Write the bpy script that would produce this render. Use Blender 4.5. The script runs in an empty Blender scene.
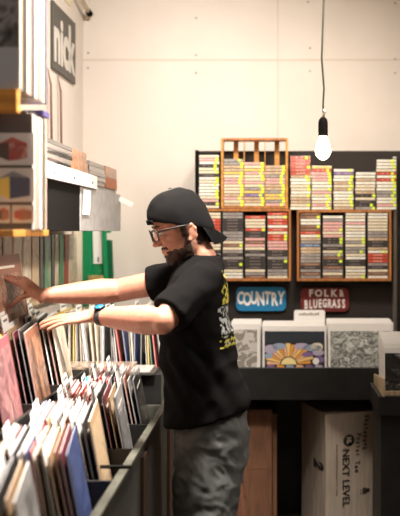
import bpy, bmesh, math, random
from mathutils import Vector, Matrix, Euler, noise
rnd = random.Random(7)
C = bpy.context.scene.collection
PI = math.pi
F, PX, PY, CZ = 805.0, 272.0, 231.0, 1.6      # focal length in pixels, principal point, eye height

# ------------------------------------------------------------------ materials
MATS = {}
def mat(name, col, rough=.6, metal=0, spec=.5, emit=None, es=0, trans=0, coat=0, alpha=1, noise_amt=0, scale=20, bump=0, c2=None, stretch=None):
    if name in MATS: return MATS[name]
    m = bpy.data.materials.new(name); m.use_nodes = True
    nt = m.node_tree; b = nt.nodes['Principled BSDF']
    b.inputs['Base Color'].default_value = (*col, 1)
    b.inputs['Roughness'].default_value = rough
    b.inputs['Metallic'].default_value = metal
    b.inputs['Specular IOR Level'].default_value = spec
    b.inputs['Transmission Weight'].default_value = trans
    b.inputs['Coat Weight'].default_value = coat
    b.inputs['Alpha'].default_value = alpha
    if emit:
        b.inputs['Emission Color'].default_value = (*emit, 1)
        b.inputs['Emission Strength'].default_value = es
    if noise_amt or bump:
        tc = nt.nodes.new('ShaderNodeTexCoord'); mp = nt.nodes.new('ShaderNodeMapping')
        if stretch: mp.inputs['Scale'].default_value = stretch
        nz = nt.nodes.new('ShaderNodeTexNoise'); nz.inputs['Scale'].default_value = scale; nz.inputs['Detail'].default_value = 4
        nt.links.new(tc.outputs['Object'], mp.inputs[0]); nt.links.new(mp.outputs[0], nz.inputs['Vector'])
        if noise_amt:
            rp = nt.nodes.new('ShaderNodeValToRGB')
            lo = c2 if c2 else tuple(c*(1-noise_amt) for c in col)
            rp.color_ramp.elements[0].position = .38; rp.color_ramp.elements[1].position = .62
            rp.color_ramp.elements[0].color = (*lo, 1); rp.color_ramp.elements[1].color = (*col, 1)
            nt.links.new(nz.outputs['Fac'], rp.inputs[0]); nt.links.new(rp.outputs[0], b.inputs['Base Color'])
        if bump:
            bp = nt.nodes.new('ShaderNodeBump'); bp.inputs['Strength'].default_value = bump; bp.inputs['Distance'].default_value = .01
            nt.links.new(nz.outputs['Fac'], bp.inputs['Height']); nt.links.new(bp.outputs[0], b.inputs['Normal'])
    MATS[name] = m
    return m
def artmat(name, cols, scale=9, rough=.35, kind='voronoi', seed=0.0, coat=.3):
    if name in MATS: return MATS[name]
    m = bpy.data.materials.new(name); m.use_nodes = True
    nt = m.node_tree; b = nt.nodes['Principled BSDF']
    tc = nt.nodes.new('ShaderNodeTexCoord'); mp = nt.nodes.new('ShaderNodeMapping')
    mp.inputs['Location'].default_value = (seed, seed*1.7, seed*.6)
    nz = nt.nodes.new('ShaderNodeTexNoise'); nz.inputs['Scale'].default_value = scale; nz.inputs['Detail'].default_value = 5; nz.inputs['Distortion'].default_value = 1.2
    rp = nt.nodes.new('ShaderNodeValToRGB'); cr = rp.color_ramp
    n = len(cols)
    while len(cr.elements) < n: cr.elements.new(.5)
    for i, c in enumerate(cols):
        cr.elements[i].position = .3 + .4*i/max(1, n-1); cr.elements[i].color = (*c, 1)
    if kind == 'hard': cr.interpolation = 'CONSTANT'
    nt.links.new(tc.outputs['Object'], mp.inputs[0]); nt.links.new(mp.outputs[0], nz.inputs['Vector'])
    nt.links.new(nz.outputs['Fac'], rp.inputs[0]); nt.links.new(rp.outputs[0], b.inputs['Base Color'])
    b.inputs['Roughness'].default_value = rough; b.inputs['Coat Weight'].default_value = coat
    MATS[name] = m
    return m
BLACK = mat('black_painted_wood', (.014,.013,.012), .5, noise_amt=.4, scale=12)
PEG = mat('black_felt_board', (.022,.016,.013), .85)
RIM = mat('worn_black_edge', (.085,.085,.065), .45, noise_amt=.5, scale=30)
WOOD = mat('orange_pine', (.68,.30,.06), .45, noise_amt=.35, scale=6, stretch=(1,1,9))
WOODR = mat('amber_wood', (.50,.19,.05), .45, noise_amt=.4, scale=6, stretch=(9,1,1))
PALEWOOD = mat('pale_wood', (.55,.42,.27), .5, noise_amt=.3, scale=8, stretch=(9,1,1))
WALL = mat('cream_plaster', (.74,.675,.60), .8, noise_amt=.05, scale=3, bump=.05)
WHITE = mat('white_card', (.85,.83,.79), .5)
PAPER = mat('white_plastic_card', (.88,.87,.85), .35, coat=.3)
CHROME = mat('brushed_metal', (.6,.58,.55), .3, 1)
GREY = mat('grey_laminate', (.30,.29,.28), .45, noise_amt=.2, scale=25)
CARD = mat('brown_cardboard', (.21,.095,.048), .85, noise_amt=.25, scale=7, stretch=(6,6,1))
CARDW = mat('whitewashed_cardboard', (.62,.52,.42), .8, noise_amt=.2, scale=9, stretch=(6,6,.6))
CARDS = mat('streaked_cardboard_side', (.52,.43,.34), .8, noise_amt=.45, scale=14, stretch=(8,8,.3))
INK = mat('black_ink', (.02,.018,.018), .6)
CLEAR = mat('clear_plastic', (.95,.95,.95), .12, alpha=.08, spec=.4)
BLK = mat('black_plastic', (.006,.0055,.005), .75, spec=.06)

# ------------------------------------------------------------------ mesh helpers
def box(bm, x0, x1, y0, y1, z0, z1, mi=0, bev=0):
    b2 = bmesh.new()
    bmesh.ops.create_cube(b2, size=1)
    for v in b2.verts:
        v.co = Vector(((x0+x1)/2+v.co.x*(x1-x0), (y0+y1)/2+v.co.y*(y1-y0), (z0+z1)/2+v.co.z*(z1-z0)))
    if bev: bmesh.ops.bevel(b2, geom=b2.edges[:], offset=bev, segments=2, affect='EDGES', profile=.6)
    for f in b2.faces: f.material_index = mi
    merge(bm, b2)
def merge(bm, b2, M=None):
    if M is not None: b2.transform(M)
    me = bpy.data.meshes.new('tmp'); b2.to_mesh(me); b2.free(); bm.from_mesh(me); bpy.data.meshes.remove(me)
def tube(bm, pts, rad, n=12, cap=True, mi=0, ref=None, flat=None):
    """swept tube; rad = radius or (a,b) per point; a is along ref-ish side"""
    pts = [Vector(p) for p in pts]
    if not isinstance(rad, (list,)): rad = [rad]*len(pts)
    rings = []
    up = Vector(ref) if ref else Vector((0,0,1))
    for i, p in enumerate(pts):
        t = (pts[min(i+1, len(pts)-1)] - pts[max(i-1, 0)]).normalized()
        if not ref and abs(t.dot(up)) > .95: up = Vector((1,0,0))
        s = t.cross(up).normalized(); u = s.cross(t).normalized()
        a, b = rad[i] if isinstance(rad[i], tuple) else (rad[i], rad[i])
        rings.append([bm.verts.new(p + s*a*math.cos(2*PI*k/n) + u*b*math.sin(2*PI*k/n)) for k in range(n)])
    fs = []
    for i in range(len(rings)-1):
        for k in range(n):
            fs.append(bm.faces.new((rings[i][k], rings[i][(k+1) % n], rings[i+1][(k+1) % n], rings[i+1][k])))
    if cap: fs.append(bm.faces.new(rings[0][::-1])); fs.append(bm.faces.new(rings[-1]))
    for f in fs: f.material_index = mi; f.smooth = True
def ball(bm, c, r, M=None, mi=0, seg=20):
    b2 = bmesh.new(); bmesh.ops.create_uvsphere(b2, u_segments=seg, v_segments=seg*2//3, radius=1)
    rr = r if isinstance(r, tuple) else (r, r, r)
    T = Matrix.Translation(c) @ (M if M is not None else Matrix.Identity(4)) @ Matrix.Diagonal((*rr, 1))
    for f in b2.faces: f.material_index = mi; f.smooth = True
    merge(bm, b2, T)
def capsule(bm, p, q, r0, r1, n=14):
    p, q = Vector(p), Vector(q); d = (q-p); L = d.length; d.normalize()
    pts, rs = [], []
    for k in range(5):
        a = PI/2*(k/4); pts.append(p - d*r0*math.cos(a)); rs.append(max(.0008, r0*math.sin(a)))
    for k in range(5):
        a = PI/2*(k/4); pts.append(q + d*r1*math.sin(a)); rs.append(max(.0008, r1*math.cos(a)))
    tube(bm, pts, rs, n)
def poly(bm, pts, mi=0):
    f = bm.faces.new([bm.verts.new(p) for p in pts]); f.material_index = mi; return f
def make_mesh(name, bm, mats, smooth=False, fix=True):
    if fix: bmesh.ops.recalc_face_normals(bm, faces=bm.faces[:])
    me = bpy.data.meshes.new(name); bm.to_mesh(me); bm.free()
    for m in (mats if isinstance(mats, (list, tuple)) else [mats]): me.materials.append(m)
    if smooth:
        for p in me.polygons: p.use_smooth = True
    return me
def wloc(o):
    v = Vector(o.location)
    while o.parent: o = o.parent; v += Vector(o.location)
    return v
def obj(name, bm, mats, parent=None, origin=None, smooth=False, label=None):
    """link ONE mesh object. bm is in world coordinates; its origin becomes `origin` (or the parent's)"""
    base = wloc(parent) if parent else Vector((0,0,0))
    o_ = Vector(origin) if origin is not None else base
    bmesh.ops.translate(bm, verts=bm.verts[:], vec=-o_)
    o = bpy.data.objects.new(name, make_mesh(name, bm, mats, smooth)); C.objects.link(o)
    if parent: o.parent = parent
    o.location = o_ - base
    if label: o['label'] = label
    return o
def link_mesh(name, me, loc=(0,0,0), rot=(0,0,0), parent=None):
    o = bpy.data.objects.new(name, me); C.objects.link(o); o.location = loc; o.rotation_euler = rot
    if parent: o.parent = parent
    return o
def tag(o, label, cat, group=None):
    o['label'] = label; o['category'] = cat
    if group: o['group'] = group
    return o
def struct(name, bm, m):
    o = obj(name, bm, m); o['kind'] = 'structure'; return o
def empty(name, loc, label, cat, group=None, rz=0):
    o = bpy.data.objects.new(name, None); C.objects.link(o); o.location = loc; o.rotation_euler = (0,0,rz)
    o.empty_display_size = .05
    return tag(o, label, cat, group)
def text_bm(s, size, offset=0, extrude=.0008, sx=1, shear=0, align='CENTER'):
    cu = bpy.data.curves.new('t', 'FONT'); cu.body = s; cu.size = size; cu.offset = offset; cu.extrude = extrude
    cu.align_x = align; cu.align_y = 'CENTER'; cu.shear = shear; cu.resolution_u = 3
    o = bpy.data.objects.new('t', cu); C.objects.link(o)
    bpy.context.view_layer.update()
    dg = bpy.context.evaluated_depsgraph_get()
    me = bpy.data.meshes.new_from_object(o.evaluated_get(dg))
    bm = bmesh.new(); bm.from_mesh(me)
    bpy.data.objects.remove(o); bpy.data.curves.remove(cu); bpy.data.meshes.remove(me)
    bmesh.ops.scale(bm, vec=(sx,1,1), verts=bm.verts[:])
    return bm
FRONT = Matrix(((1,0,0,0),(0,0,-1,0),(0,1,0,0),(0,0,0,1)))          # text in XZ, facing -Y
SIDE = Matrix(((0,0,1,0),(1,0,0,0),(0,1,0,0),(0,0,0,1)))            # text runs +Y, facing +X

# ------------------------------------------------------------------ the room
XL, XR, YB, YF, ZC = -1.08, 2.5, 4.6, -.8, 3.1
bm = bmesh.new(); box(bm, XL-.1, XR+.1, YF-.1, YB+.1, -.1, 0); struct('floor', bm, mat('dark_concrete', (.07,.055,.045), .6, noise_amt=.3, scale=4))
bm = bmesh.new(); box(bm, XL-.1, XR+.1, YF-.1, YB+.1, ZC, ZC+.1); struct('ceiling', bm, mat('ceiling_paint', (.6,.55,.48), .9))
bm = bmesh.new(); box(bm, XL-.1, XR+.1, YB, YB+.1, 0, ZC); wb = struct('wall_back', bm, WALL)
bm = bmesh.new(); box(bm, XL-.1, XL, YF, YB, 0, ZC); struct('wall_left', bm, WALL)
bm = bmesh.new(); box(bm, XR, XR+.1, YF, YB, 0, ZC); struct('wall_right', bm, WALL)
bm = bmesh.new(); box(bm, XL-.1, XR+.1, YF-.1, YF, 0, ZC); struct('wall_front', bm, WALL)
SEAM = mat('seam_filler', (.62,.53,.44), .8)
bm = bmesh.new(); box(bm, XL, XR, YB-.002, YB, 2.574, 2.582); struct('trim_1', bm, SEAM)
bm = bmesh.new(); box(bm, .030, .037, YB-.002, YB, 0, 2.574); box(bm, .030, .037, YB-.002, YB, 2.582, ZC); struct('trim_2', bm, SEAM)
for (px, py) in ((88,20),(88,53),(88,68),(196,18),(196,55),(196,73),(310,48),(310,71),(395,3),(395,59),(395,73),(308,2)):
    x, z = (px-PX)*YB/F, CZ+(PY-py)*YB/F
    bm = bmesh.new(); tube(bm, [(x, YB-.004, z), (x, YB, z)], [.004,.006], 10)
    obj('screw_head', bm, mat('dull_screw', (.35,.28,.22), .5, .6), wb)
# pipe at upper left
bm = bmesh.new(); tube(bm, [(-1.066, 3.9, 3.02), (-1.066, 4.15, 2.93), (-1.03, 4.53, 2.83)], .014, 14)
p = tag(obj('pipe', bm, mat('cream_pipe', (.72,.63,.5), .5), origin=(-1.05,3.9,3.02)), 'cream pipe running along the top of the left wall toward the corner', 'pipe')
bm = bmesh.new(); tube(bm, [(-1.032,4.51,2.835), (-1.029,4.55,2.825)], [.017,.018], 14); obj('pipe_cap', bm, BLK, p)

# ------------------------------------------------------------------ pendant bulb
lx, ly = .222, 3.5
root = empty('pendant_lamp', (lx, ly, ZC), 'bare glowing bulb in a black socket hanging on a dark cord over the cassettes', 'lamp')
bm = bmesh.new(); tube(bm, [(lx,ly,ZC),(lx-.004,ly,2.85),(lx+.003,ly,2.6),(lx-.006,ly,2.35),(lx+.004,ly,2.22),(lx,ly,2.15),(lx+.003,ly,2.09)], .0042, 8); obj('cord', bm, mat('cord_black', (.03,.035,.02), .7), root)
bm = bmesh.new(); tube(bm, [(lx+.002,ly,2.13),(lx+.008,ly,2.115),(lx-.004,ly,2.105),(lx+.006,ly,2.095)], .006, 8); obj('cord_knot', bm, CHROME, root)
bm = bmesh.new(); tube(bm, [(lx,ly,2.095),(lx,ly,2.085),(lx,ly,2.07),(lx,ly,2.03),(lx,ly,2.012)], [.008,.018,.021,.021,.020], 20); obj('socket', bm, BLK, root)
bm = bmesh.new()
prof = [(2.018,.013),(2.008,.016),(1.99,.022),(1.972,.030),(1.952,.0335),(1.935,.031),(1.922,.024),(1.912,.012),(1.909,.002)]
tube(bm, [(lx,ly,z) for z, r in prof], [r for z, r in prof], 24); obj('bulb', bm, mat('glowing_glass', (1,.9,.7), .2, emit=(1,.72,.38), es=60), root)

# ------------------------------------------------------------------ black display board + counter
bm = bmesh.new(); box(bm, -.405, 1.3, 4.37, 4.40, .92, 2.035, bev=.003)
board = tag(obj('display_board', bm, PEG, origin=(.45,4.38,.92)), 'large black display board behind the cassette racks and signs', 'display board')
bm = bmesh.new(); box(bm, -.405, 1.3, 4.40, 4.59, .92, .96); box(bm, -.405,-.385,4.40,4.59,.96,2.03); box(bm, 1.28,1.3,4.40,4.59,.96,2.03); obj('brace', bm, BLACK, board)
bm = bmesh.new(); box(bm, .652, .672, 4.33, 4.368, .92, 2.0, bev=.003)
tag(obj('metal_upright', bm, CHROME, origin=(.66,4.35,.92)), 'narrow metal upright standing at the right of the cassette stacks', 'upright')
ctr = empty('display_counter', (.4,4.3,0), 'long black counter with open space below, records in a row on top', 'counter')
bm = bmesh.new(); box(bm, -.5, 1.3, 4.0, 4.025, .76, .919, bev=.003); obj('front_panel', bm, BLACK, ctr)
bm = bmesh.new(); box(bm, -.5, 1.3, 4.025, 4.59, .86, .885); obj('counter_top', bm, BLACK, ctr)
for x in (-.5, .80, 1.28):
    bm = bmesh.new(); box(bm, x, x+.02, 4.03, 4.59, 0, .86); obj('side_panel', bm, BLACK, ctr)
bm = bmesh.new(); box(bm, -.48, 1.28, 4.57, 4.59, 0, .86); obj('back_panel', bm, BLACK, ctr)

# ------------------------------------------------------------------ cassettes
CW, CH, CD = .109, .0165, .066
casscols = {
 'cream': ((.74,.66,.48),(.50,.42,.32)), 'white': ((.80,.77,.68),(.6,.57,.5)), 'pink': ((.72,.42,.38),(.5,.2,.2)),
 'red': ((.55,.06,.03),(.75,.5,.4)), 'black': ((.03,.025,.025),(.25,.2,.18)), 'grey': ((.33,.30,.28),(.12,.1,.1)),
 'brown': ((.22,.10,.06),(.45,.3,.2)), 'blue': ((.10,.18,.35),(.5,.5,.5)), 'yellow': ((.75,.55,.15),(.4,.25,.1)), 'tan': ((.55,.40,.26),(.25,.16,.1)),
 'purple': ((.20,.12,.30),(.5,.42,.5))}
LIME = mat('lime_price_sticker', (.68,.85,.04), .5)
cassmesh = {}
def cass_mesh(col, st):
    k = (col, st)
    if k in cassmesh: return cassmesh[k]
    b = bmesh.new(); box(b, -CW/2, CW/2, 0, CD, .0006, CH-.0004, 0, .0012)
    a, c2 = casscols[col]
    box(b, -CW/2+.003, CW/2-.003, -.0006, .002, .0022, CH-.002, 1)
    x = -CW/2+.012+rnd.random()*.02                           # title lettering blocks on the spine
    while x < CW/2-.02:
        w = .004+rnd.random()*.010
        if rnd.random() < .75: box(b, x, x+w, -.0010, .0, .0065, .0105, 2)
        x += w+.003
    if st == 1: box(b, CW/2-.019, CW/2-.004, -.0014, 0, .001, CH-.001, 3)
    if st == 2: box(b, CW/2-.030, CW/2-.016, -.0014, 0, .001, CH-.001, 3)
    case = mat('cassette_case', (.10,.09,.08), .2, coat=.5)
    me = make_mesh('cassette', b, [case, mat('spine_'+col, a, .45), mat('spine_ink_'+col, c2, .5), LIME])
    cassmesh[k] = me; return me
def cassette(x, y, z, col, st, label, group, rz=0):
    o = link_mesh('cassette', cass_mesh(col, st), (x, y, z), (0,0,rz))
    return tag(o, label, 'cassette', group)
ORD = ['zeroth','first','second','third','fourth','fifth','sixth','seventh','eighth','ninth','tenth','eleventh','twelfth','thirteenth','fourteenth','fifteenth','sixteenth','seventeenth','eighteenth','nineteenth','twentieth','twenty-first','twenty-second','twenty-third','twenty-fourth','twenty-fifth','twenty-sixth','twenty-seventh','twenty-eighth','twenty-ninth','thirtieth']
def column(cx, yfront, z0, n, pal, where, group, stick=.5, jit=.004):
    for i in range(n):
        col = rnd.choice(pal) if isinstance(pal, (list, tuple)) else pal(i)
        st = 0 if rnd.random() > stick else rnd.choice((1,1,1,2))
        word = {0:'', 1:' with lime sticker', 2:' with lime sticker'}[st]
        lab = f'{col} cassette{word}, {ORD[i+1]} from bottom, {where}'
        cassette(cx+rnd.uniform(-jit,jit)*.6, yfront+rnd.uniform(0,jit), z0+i*(CH+.0003), col, st, lab, group)
def X(px, Y): return (px-PX)*Y/F
def Z(py, Y): return CZ+(PY-py)*Y/F
YR = 4.28                                                      # front of the racks
sr = F/YR
def rack(name, px0, px1, py0, py1, ncol, matf, lab, depth=.086, back=True, t=.012):
    x0, x1, z1, z0 = X(px0,YR), X(px1,YR), Z(py0,YR), Z(py1,YR)
    r = empty(name, ((x0+x1)/2, YR+depth/2, z0), lab, 'rack')
    b = bmesh.new(); box(b, x0, x0+t, YR, YR+depth, z0, z1, bev=.002); obj('side_board', b, matf, r)
    b = bmesh.new(); box(b, x1-t, x1, YR, YR+depth, z0, z1, bev=.002); obj('side_board', b, matf, r)
    b = bmesh.new(); box(b, x0+t, x1-t, YR, YR+depth, z0, z0+t, bev=.001); obj('bottom_board', b, WOODR, r)
    b = bmesh.new(); box(b, x0+t, x1-t, YR, YR+depth, z1-t, z1, bev=.001); obj('top_board', b, WOODR, r)
    w = (x1-x0-2*t)/ncol
    for i in range(1, ncol):
        b = bmesh.new(); xx = x0+t+i*w; box(b, xx-.002, xx+.002, YR+.004, YR+depth-.004, z0+t, z1-t); obj('divider', b, BLK if back else WOOD, r)
    if back:
        b = bmesh.new(); box(b, x0+t, x1-t, YR+depth-.004, YR+depth, z0+t, z1-t); obj('back_board', b, BLK, r)
    return r, x0+t, w, z0+t, z1-t
# lower racks (hung on the board)
dark = ['black']*5+['grey']*3+['cream']*2+['white','brown','red','tan']
mixd = ['black']*3+['grey']*2+['cream','white','white','pink','brown','blue']
light = ['cream','white','white','cream','pink','tan','grey']
def pal_lowleft(c):
    def f(i):
        if i < 3: return rnd.choice(['cream','white','brown','grey'])
        if i < 9: return rnd.choice(['black','black','black','grey'])
        if i < 12: return rnd.choice(['grey','brown','pink','cream'])
        return rnd.choice([['pink','cream','red','white'],['black','grey','white','grey'],['pink','cream','red','black'],['red','cream','white','red']][c])
    return f
def pal_lowright(c):
    def f(i):
        if i < 3: return rnd.choice(['white','cream','grey','brown'])
        if i < 8: return rnd.choice([['black','black','brown','grey'],['grey','black','black','brown'],['white','cream','black','pink'],['black','red','grey','white']][c])
        if i < 13: return rnd.choice([['grey','black','tan','blue'],['black','grey','grey','cream'],['cream','pink','black','grey'],['white','black','tan','cream']][c])
        return rnd.choice([['red','red','white','brown'],['white','cream','pink','grey'],['cream','white','pink','white'],['white','cream','cream','grey']][c])
    return f
nm = ['leftmost column','second column','third column','rightmost column']
r, x0, w, z0, z1 = rack('cassette_rack', 197, 291, 209, 281, 4, WOODR, 'wooden cassette rack with dark spines hung above the COUNTRY sign')
for c in range(4):
    n = int((z1-z0)/(CH+.0003)) - (1 if c == 2 else 0)
    column(x0+w*(c+.5), YR+.006, z0+.0005, n, pal_lowleft(c), f'{nm[c]}, rack above COUNTRY sign', 'cassettes in the rack above the COUNTRY sign', .13, .002)
r, x0, w, z0, z1 = rack('cassette_rack', 297, 391.5, 210, 281, 4, WOODR, 'wooden cassette rack hung above the red FOLK sign')
for c in range(4):
    n = int((z1-z0)/(CH+.0003)) - (1 if c == 1 else 0)
    column(x0+w*(c+.5), YR+.006, z0+.0005, n, pal_lowright(c), f'{nm[c]}, rack above FOLK sign', 'cassettes in the rack above the FOLK sign', .15, .002)
# upper rack of orange wood
r, x0, w, z0, z1 = rack('cassette_rack', 221, 288, 138, 208.5, 3, WOOD, 'tall orange wooden cassette rack with open top above the lower left rack', back=False)
for i in range(3):
    b = bmesh.new(); xx = x0+w*(i+.5)+.012; box(b, xx-.016, xx+.010, YR+.075, YR+.083, z0, z1); obj('back_slat', b, WOOD, r)
pk = ['pink','cream','tan','cream','grey','pink','cream','yellow','cream','pink','purple']
for c, n in enumerate((15,14,13)):
    column(x0+w*(c+.5), YR+.004, z0+.0005, n, pk, ['leftmost','middle','right-hand'][c]+' column of tall orange rack', 'cassettes in the tall orange rack', .92, .003)
# black stand at the left of it
zt = Z(209, YR)
st = empty('cassette_stand', (X(208,YR), YR+.05, zt+.002), 'narrow black cassette stand left of the tall orange rack', 'rack')
b = bmesh.new(); box(b, X(195,YR), X(198,YR), YR, YR+.08, zt+.002, Z(150,YR), bev=.001); obj('side_panel', b, BLK, st)
b = bmesh.new(); box(b, X(198,YR), X(220,YR), YR+.07, YR+.08, zt+.002, Z(152,YR)); obj('back_panel', b, BLK, st)
column(X(209,YR), YR+.002, zt+.003, 17, ['cream','white','white','cream','grey','pink','black'], 'black stand at left', 'cassettes in the black stand', .8, .003)
# free stacks on the right rack
zt = Z(210, YR)+.001
column(X(300.5,YR), YR+.002, zt, 17, lambda i: 'red' if i > 10 else rnd.choice(['cream','white','cream','tan']), 'loose stack left of the bulb', 'cassettes stacked left of the bulb', .6)
column(X(321.5,YR), YR+.002, zt, 14, lambda i: 'yellow' if i == 13 else ('red' if i == 12 else rnd.choice(['cream','white','cream','pink'])), 'loose stack below the bulb', 'cassettes stacked below the bulb', .8)
column(X(343.5,YR), YR+.002, zt, 13, ['cream','white','cream','purple','tan','white'], 'loose stack just right of the bulb', 'cassettes stacked right of the bulb', .75)
column(X(365.5,YR), YR+.002, zt, 12, ['white','grey','black','cream','white','tan'], 'second loose stack from the right end', 'cassettes in the lower mixed stack', .3)
column(X(386.5,YR), YR+.002, zt, 16, ['white','pink','cream','grey','white','red'], 'tall loose stack at right end', 'cassettes in the right end stack', .9)

# ------------------------------------------------------------------ signs
def rounded(bm, x0, x1, z0, z1, y0, y1, r, mi=0):
    pts = []
    for cx, cz, a0 in ((x1-r,z1-r,0),(x0+r,z1-r,90),(x0+r,z0+r,180),(x1-r,z0+r,270)):
        for k in range(7):
            a = math.radians(a0+15*k); pts.append((cx+r*math.cos(a), cz+r*math.sin(a)))
    f0 = [bm.verts.new((x, y0, z)) for x, z in pts]; f1 = [bm.verts.new((x, y1, z)) for x, z in pts]
    fs = [bm.faces.new(f0), bm.faces.new(f1[::-1])]
    n = len(pts)
    for k in range(n): fs.append(bm.faces.new((f0[k], f1[k], f1[(k+1) % n], f0[(k+1) % n])))
    for f in fs: f.material_index = mi
YS = 4.355
bm = bmesh.new(); rounded(bm, X(236,YS), X(286,YS), Z(311,YS), Z(287,YS), YS, YS+.013, .03)
s1 = tag(obj('genre_sign', bm, mat('blue_sign_paint', (.015,.20,.42), .4), origin=(X(261,YS),YS,Z(299,YS))), 'blue rounded sign lettered COUNTRY on the black board', 'sign')
def put_text(bm, s, size, px, py, Y, sx=1, off=.002, rot=0, shear=0):
    t = text_bm(s, size, off, .0012, sx, shear); t.transform(Matrix.Rotation(rot, 4, 'Z')); merge(bm, t, Matrix.Translation((X(px,Y), Y, Z(py,Y))) @ FRONT)
bm = bmesh.new()
for i, ch in enumerate('COUNTRY'):
    put_text(bm, ch, .092+(.006 if i % 2 else 0), 240.5+i*6.75, 299+(.7 if i % 2 else -.5), YS-.002, sx=.56, off=.0035, rot=(.05 if i % 2 else -.05))
obj('lettering', bm, WHITE, s1, label='white hand-painted COUNTRY lettering')
bm = bmesh.new(); rounded(bm, X(301,YS), X(349,YS), Z(311.5,YS), Z(288,YS), YS, YS+.013, .03)
s2 = tag(obj('genre_sign', bm, mat('maroon_sign_paint', (.17,.02,.02), .4), origin=(X(325,YS),YS,Z(299,YS))), 'dark red rounded sign lettered FOLK & BLUEGRASS on the black board', 'sign')
bm = bmesh.new()
for i, ch in enumerate('FOLK&'):
    put_text(bm, ch, .052, 311+i*7.6, 293.5, YS-.002, sx=.95 if ch != '&' else .7, off=.0018, rot=(.08 if i == 4 else 0))
for i, ch in enumerate('BLUEGRASS'):
    put_text(bm, ch, .064, 306+i*4.7, 305-(.35*i if i < 5 else 1.4-.15*(i-4)), YS-.002, sx=.52, off=.0022)
obj('lettering', bm, WHITE, s2, label='white hand-painted FOLK and BLUEGRASS lettering')

# ------------------------------------------------------------------ record sleeves
S = .315
sleeves = {}
PALS = {
 'brown': [(.25,.10,.06),(.42,.22,.13),(.10,.04,.03),(.55,.4,.28)], 'cream': [(.75,.66,.50),(.55,.45,.32),(.85,.8,.7)],
 'white': [(.85,.83,.8),(.6,.58,.56),(.9,.88,.85)], 'black': [(.02,.02,.02),(.08,.07,.07),(.02,.02,.02),(.2,.18,.17)],
 'red': [(.45,.05,.04),(.25,.03,.03),(.6,.3,.2)], 'blue': [(.05,.075,.18),(.07,.10,.24),(.03,.04,.10)],
 'grey': [(.35,.34,.33),(.15,.15,.15),(.55,.53,.5)], 'green': [(.04,.16,.08),(.10,.28,.14),(.35,.4,.25)],
 'purple': [(.24,.08,.09),(.34,.17,.16),(.13,.05,.06),(.42,.28,.25)], 'yellow': [(.75,.52,.06),(.8,.62,.15),(.5,.3,.05)],
 'tan': [(.45,.30,.17),(.6,.45,.28),(.25,.15,.08)], 'maroon': [(.16,.03,.04),(.26,.06,.06),(.1,.02,.03)],
 'orange': [(.6,.22,.05),(.7,.35,.12),(.35,.1,.03)]}
def sleeve_mesh(col, th=.004, var=0):
    """sleeve lying in the local YZ plane, bottom edge at z=0, centred in y, thickness along x"""
    k = (col, th, var)
    if k in sleeves: return sleeves[k]
    b = bmesh.new(); box(b, -th/2, th/2, -S/2, S/2, 0, S, 0, min(.0012, th*.3))
    for f in b.faces:
        if abs(f.normal.x) < .8: f.material_index = 1
    # a printed title band and a picture panel on both faces, the disc's edge in the open side
    for sx in (-1, 1):
        xx = sx*(th/2+.0002)
        box(b, min(xx, xx-sx*.0005), max(xx, xx-sx*.0005), -S*.44, S*.44, S*(.06 if var else .10), S*(.78 if var else .90), 2)
        box(b, min(xx, xx-sx*.0005), max(xx, xx-sx*.0005), -S*.30, S*.25, S*.84, S*.87, 3) if var else None
    P = PALS[col]
    me = make_mesh('record', b, [mat('sleeve_'+col, P[0], .4, coat=.3), mat('sleeve_edge_'+col, tuple(min(1, c*.7+.2) for c in P[0]), .5),
        artmat('cover_art_'+col+str(var), P, 9+6*var, seed=hash_(col)+var), mat('title_ink', (.75,.7,.62), .5)])
    sleeves[k] = me; return me
def hash_(s): return sum(ord(c)*(i+1) for i, c in enumerate(s)) % 97 * .37
cardm = {}
def card_mesh(kind):
    """white plastic divider card with a raised tab"""
    if kind in cardm: return cardm[kind]
    b = bmesh.new(); t = .0008
    y0 = {0: -.15, 1: -.05, 2: .05}[kind]
    y1 = y0+.10
    prof = [(-S/2,0),(S/2,0),(S/2,.30),(y1+.008,.30),(y1,.335),(y0,.335),(y0-.008,.30),(-S/2,.30)]
    prof = [(max(-S/2, min(S/2, y)), z) for y, z in prof]
    v0 = [b.verts.new((-t, y, z)) for y, z in prof]; v1 = [b.verts.new((t, y, z)) for y, z in prof]
    b.faces.new(v0); b.faces.new(v1[::-1]); n = len(prof)
    for k in range(n): b.faces.new((v0[k], v1[k], v1[(k+1) % n], v0[(k+1) % n]))
    xx = y0+.015
    while xx < y1-.015:
        w_ = .006+rnd.random()*.012; box(b, t, t+.0003, xx, min(xx+w_, y1-.01), .314, .322, 1); xx += w_+.004
    me = make_mesh('divider_card', b, [PAPER, INK]); cardm[kind] = me; return me

# ------------------------------------------------------------------ low front bin along the aisle
BX0, BX1 = -.745, -.437
CY = [3.41-.345*i for i in range(7)]                           # compartment walls
bin1 = empty('record_bin', (-.59, 2.4, 0), 'long low black record bin along the aisle with worn rim', 'record bin')
bm = bmesh.new(); box(bm, BX1-.018, BX1, CY[-1], CY[0]+.02, .12, .872, bev=.001); obj('front_board', bm, mat('aged_black_board', (.045,.045,.036), .6, noise_amt=.5, scale=5), bin1)
bm = bmesh.new(); box(bm, BX1-.022, BX1+.004, CY[-1], CY[0]+.022, .872, .884, bev=.002); obj('rim', bm, RIM, bin1, label='worn grey-green rim')
bm = bmesh.new(); box(bm, BX0-.012, BX0, CY[-1], CY[0]+.02, .12, .93); obj('back_board', bm, BLACK, bin1)
bm = bmesh.new(); box(bm, BX0, BX1-.018, CY[-1], CY[0]+.02, .70, .715); obj('bottom_board', bm, BLACK, bin1)
bm = bmesh.new(); box(bm, BX0, BX1-.03, CY[-1], CY[0]+.02, 0.02, .12); obj('plinth', bm, BLACK, bin1)
for y in CY:
    bm = bmesh.new(); box(bm, BX0, BX1-.018, y, y+.012, .715, .862, bev=.001); obj('divider', bm, RIM if y == CY[0] else BLACK, bin1)
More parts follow.
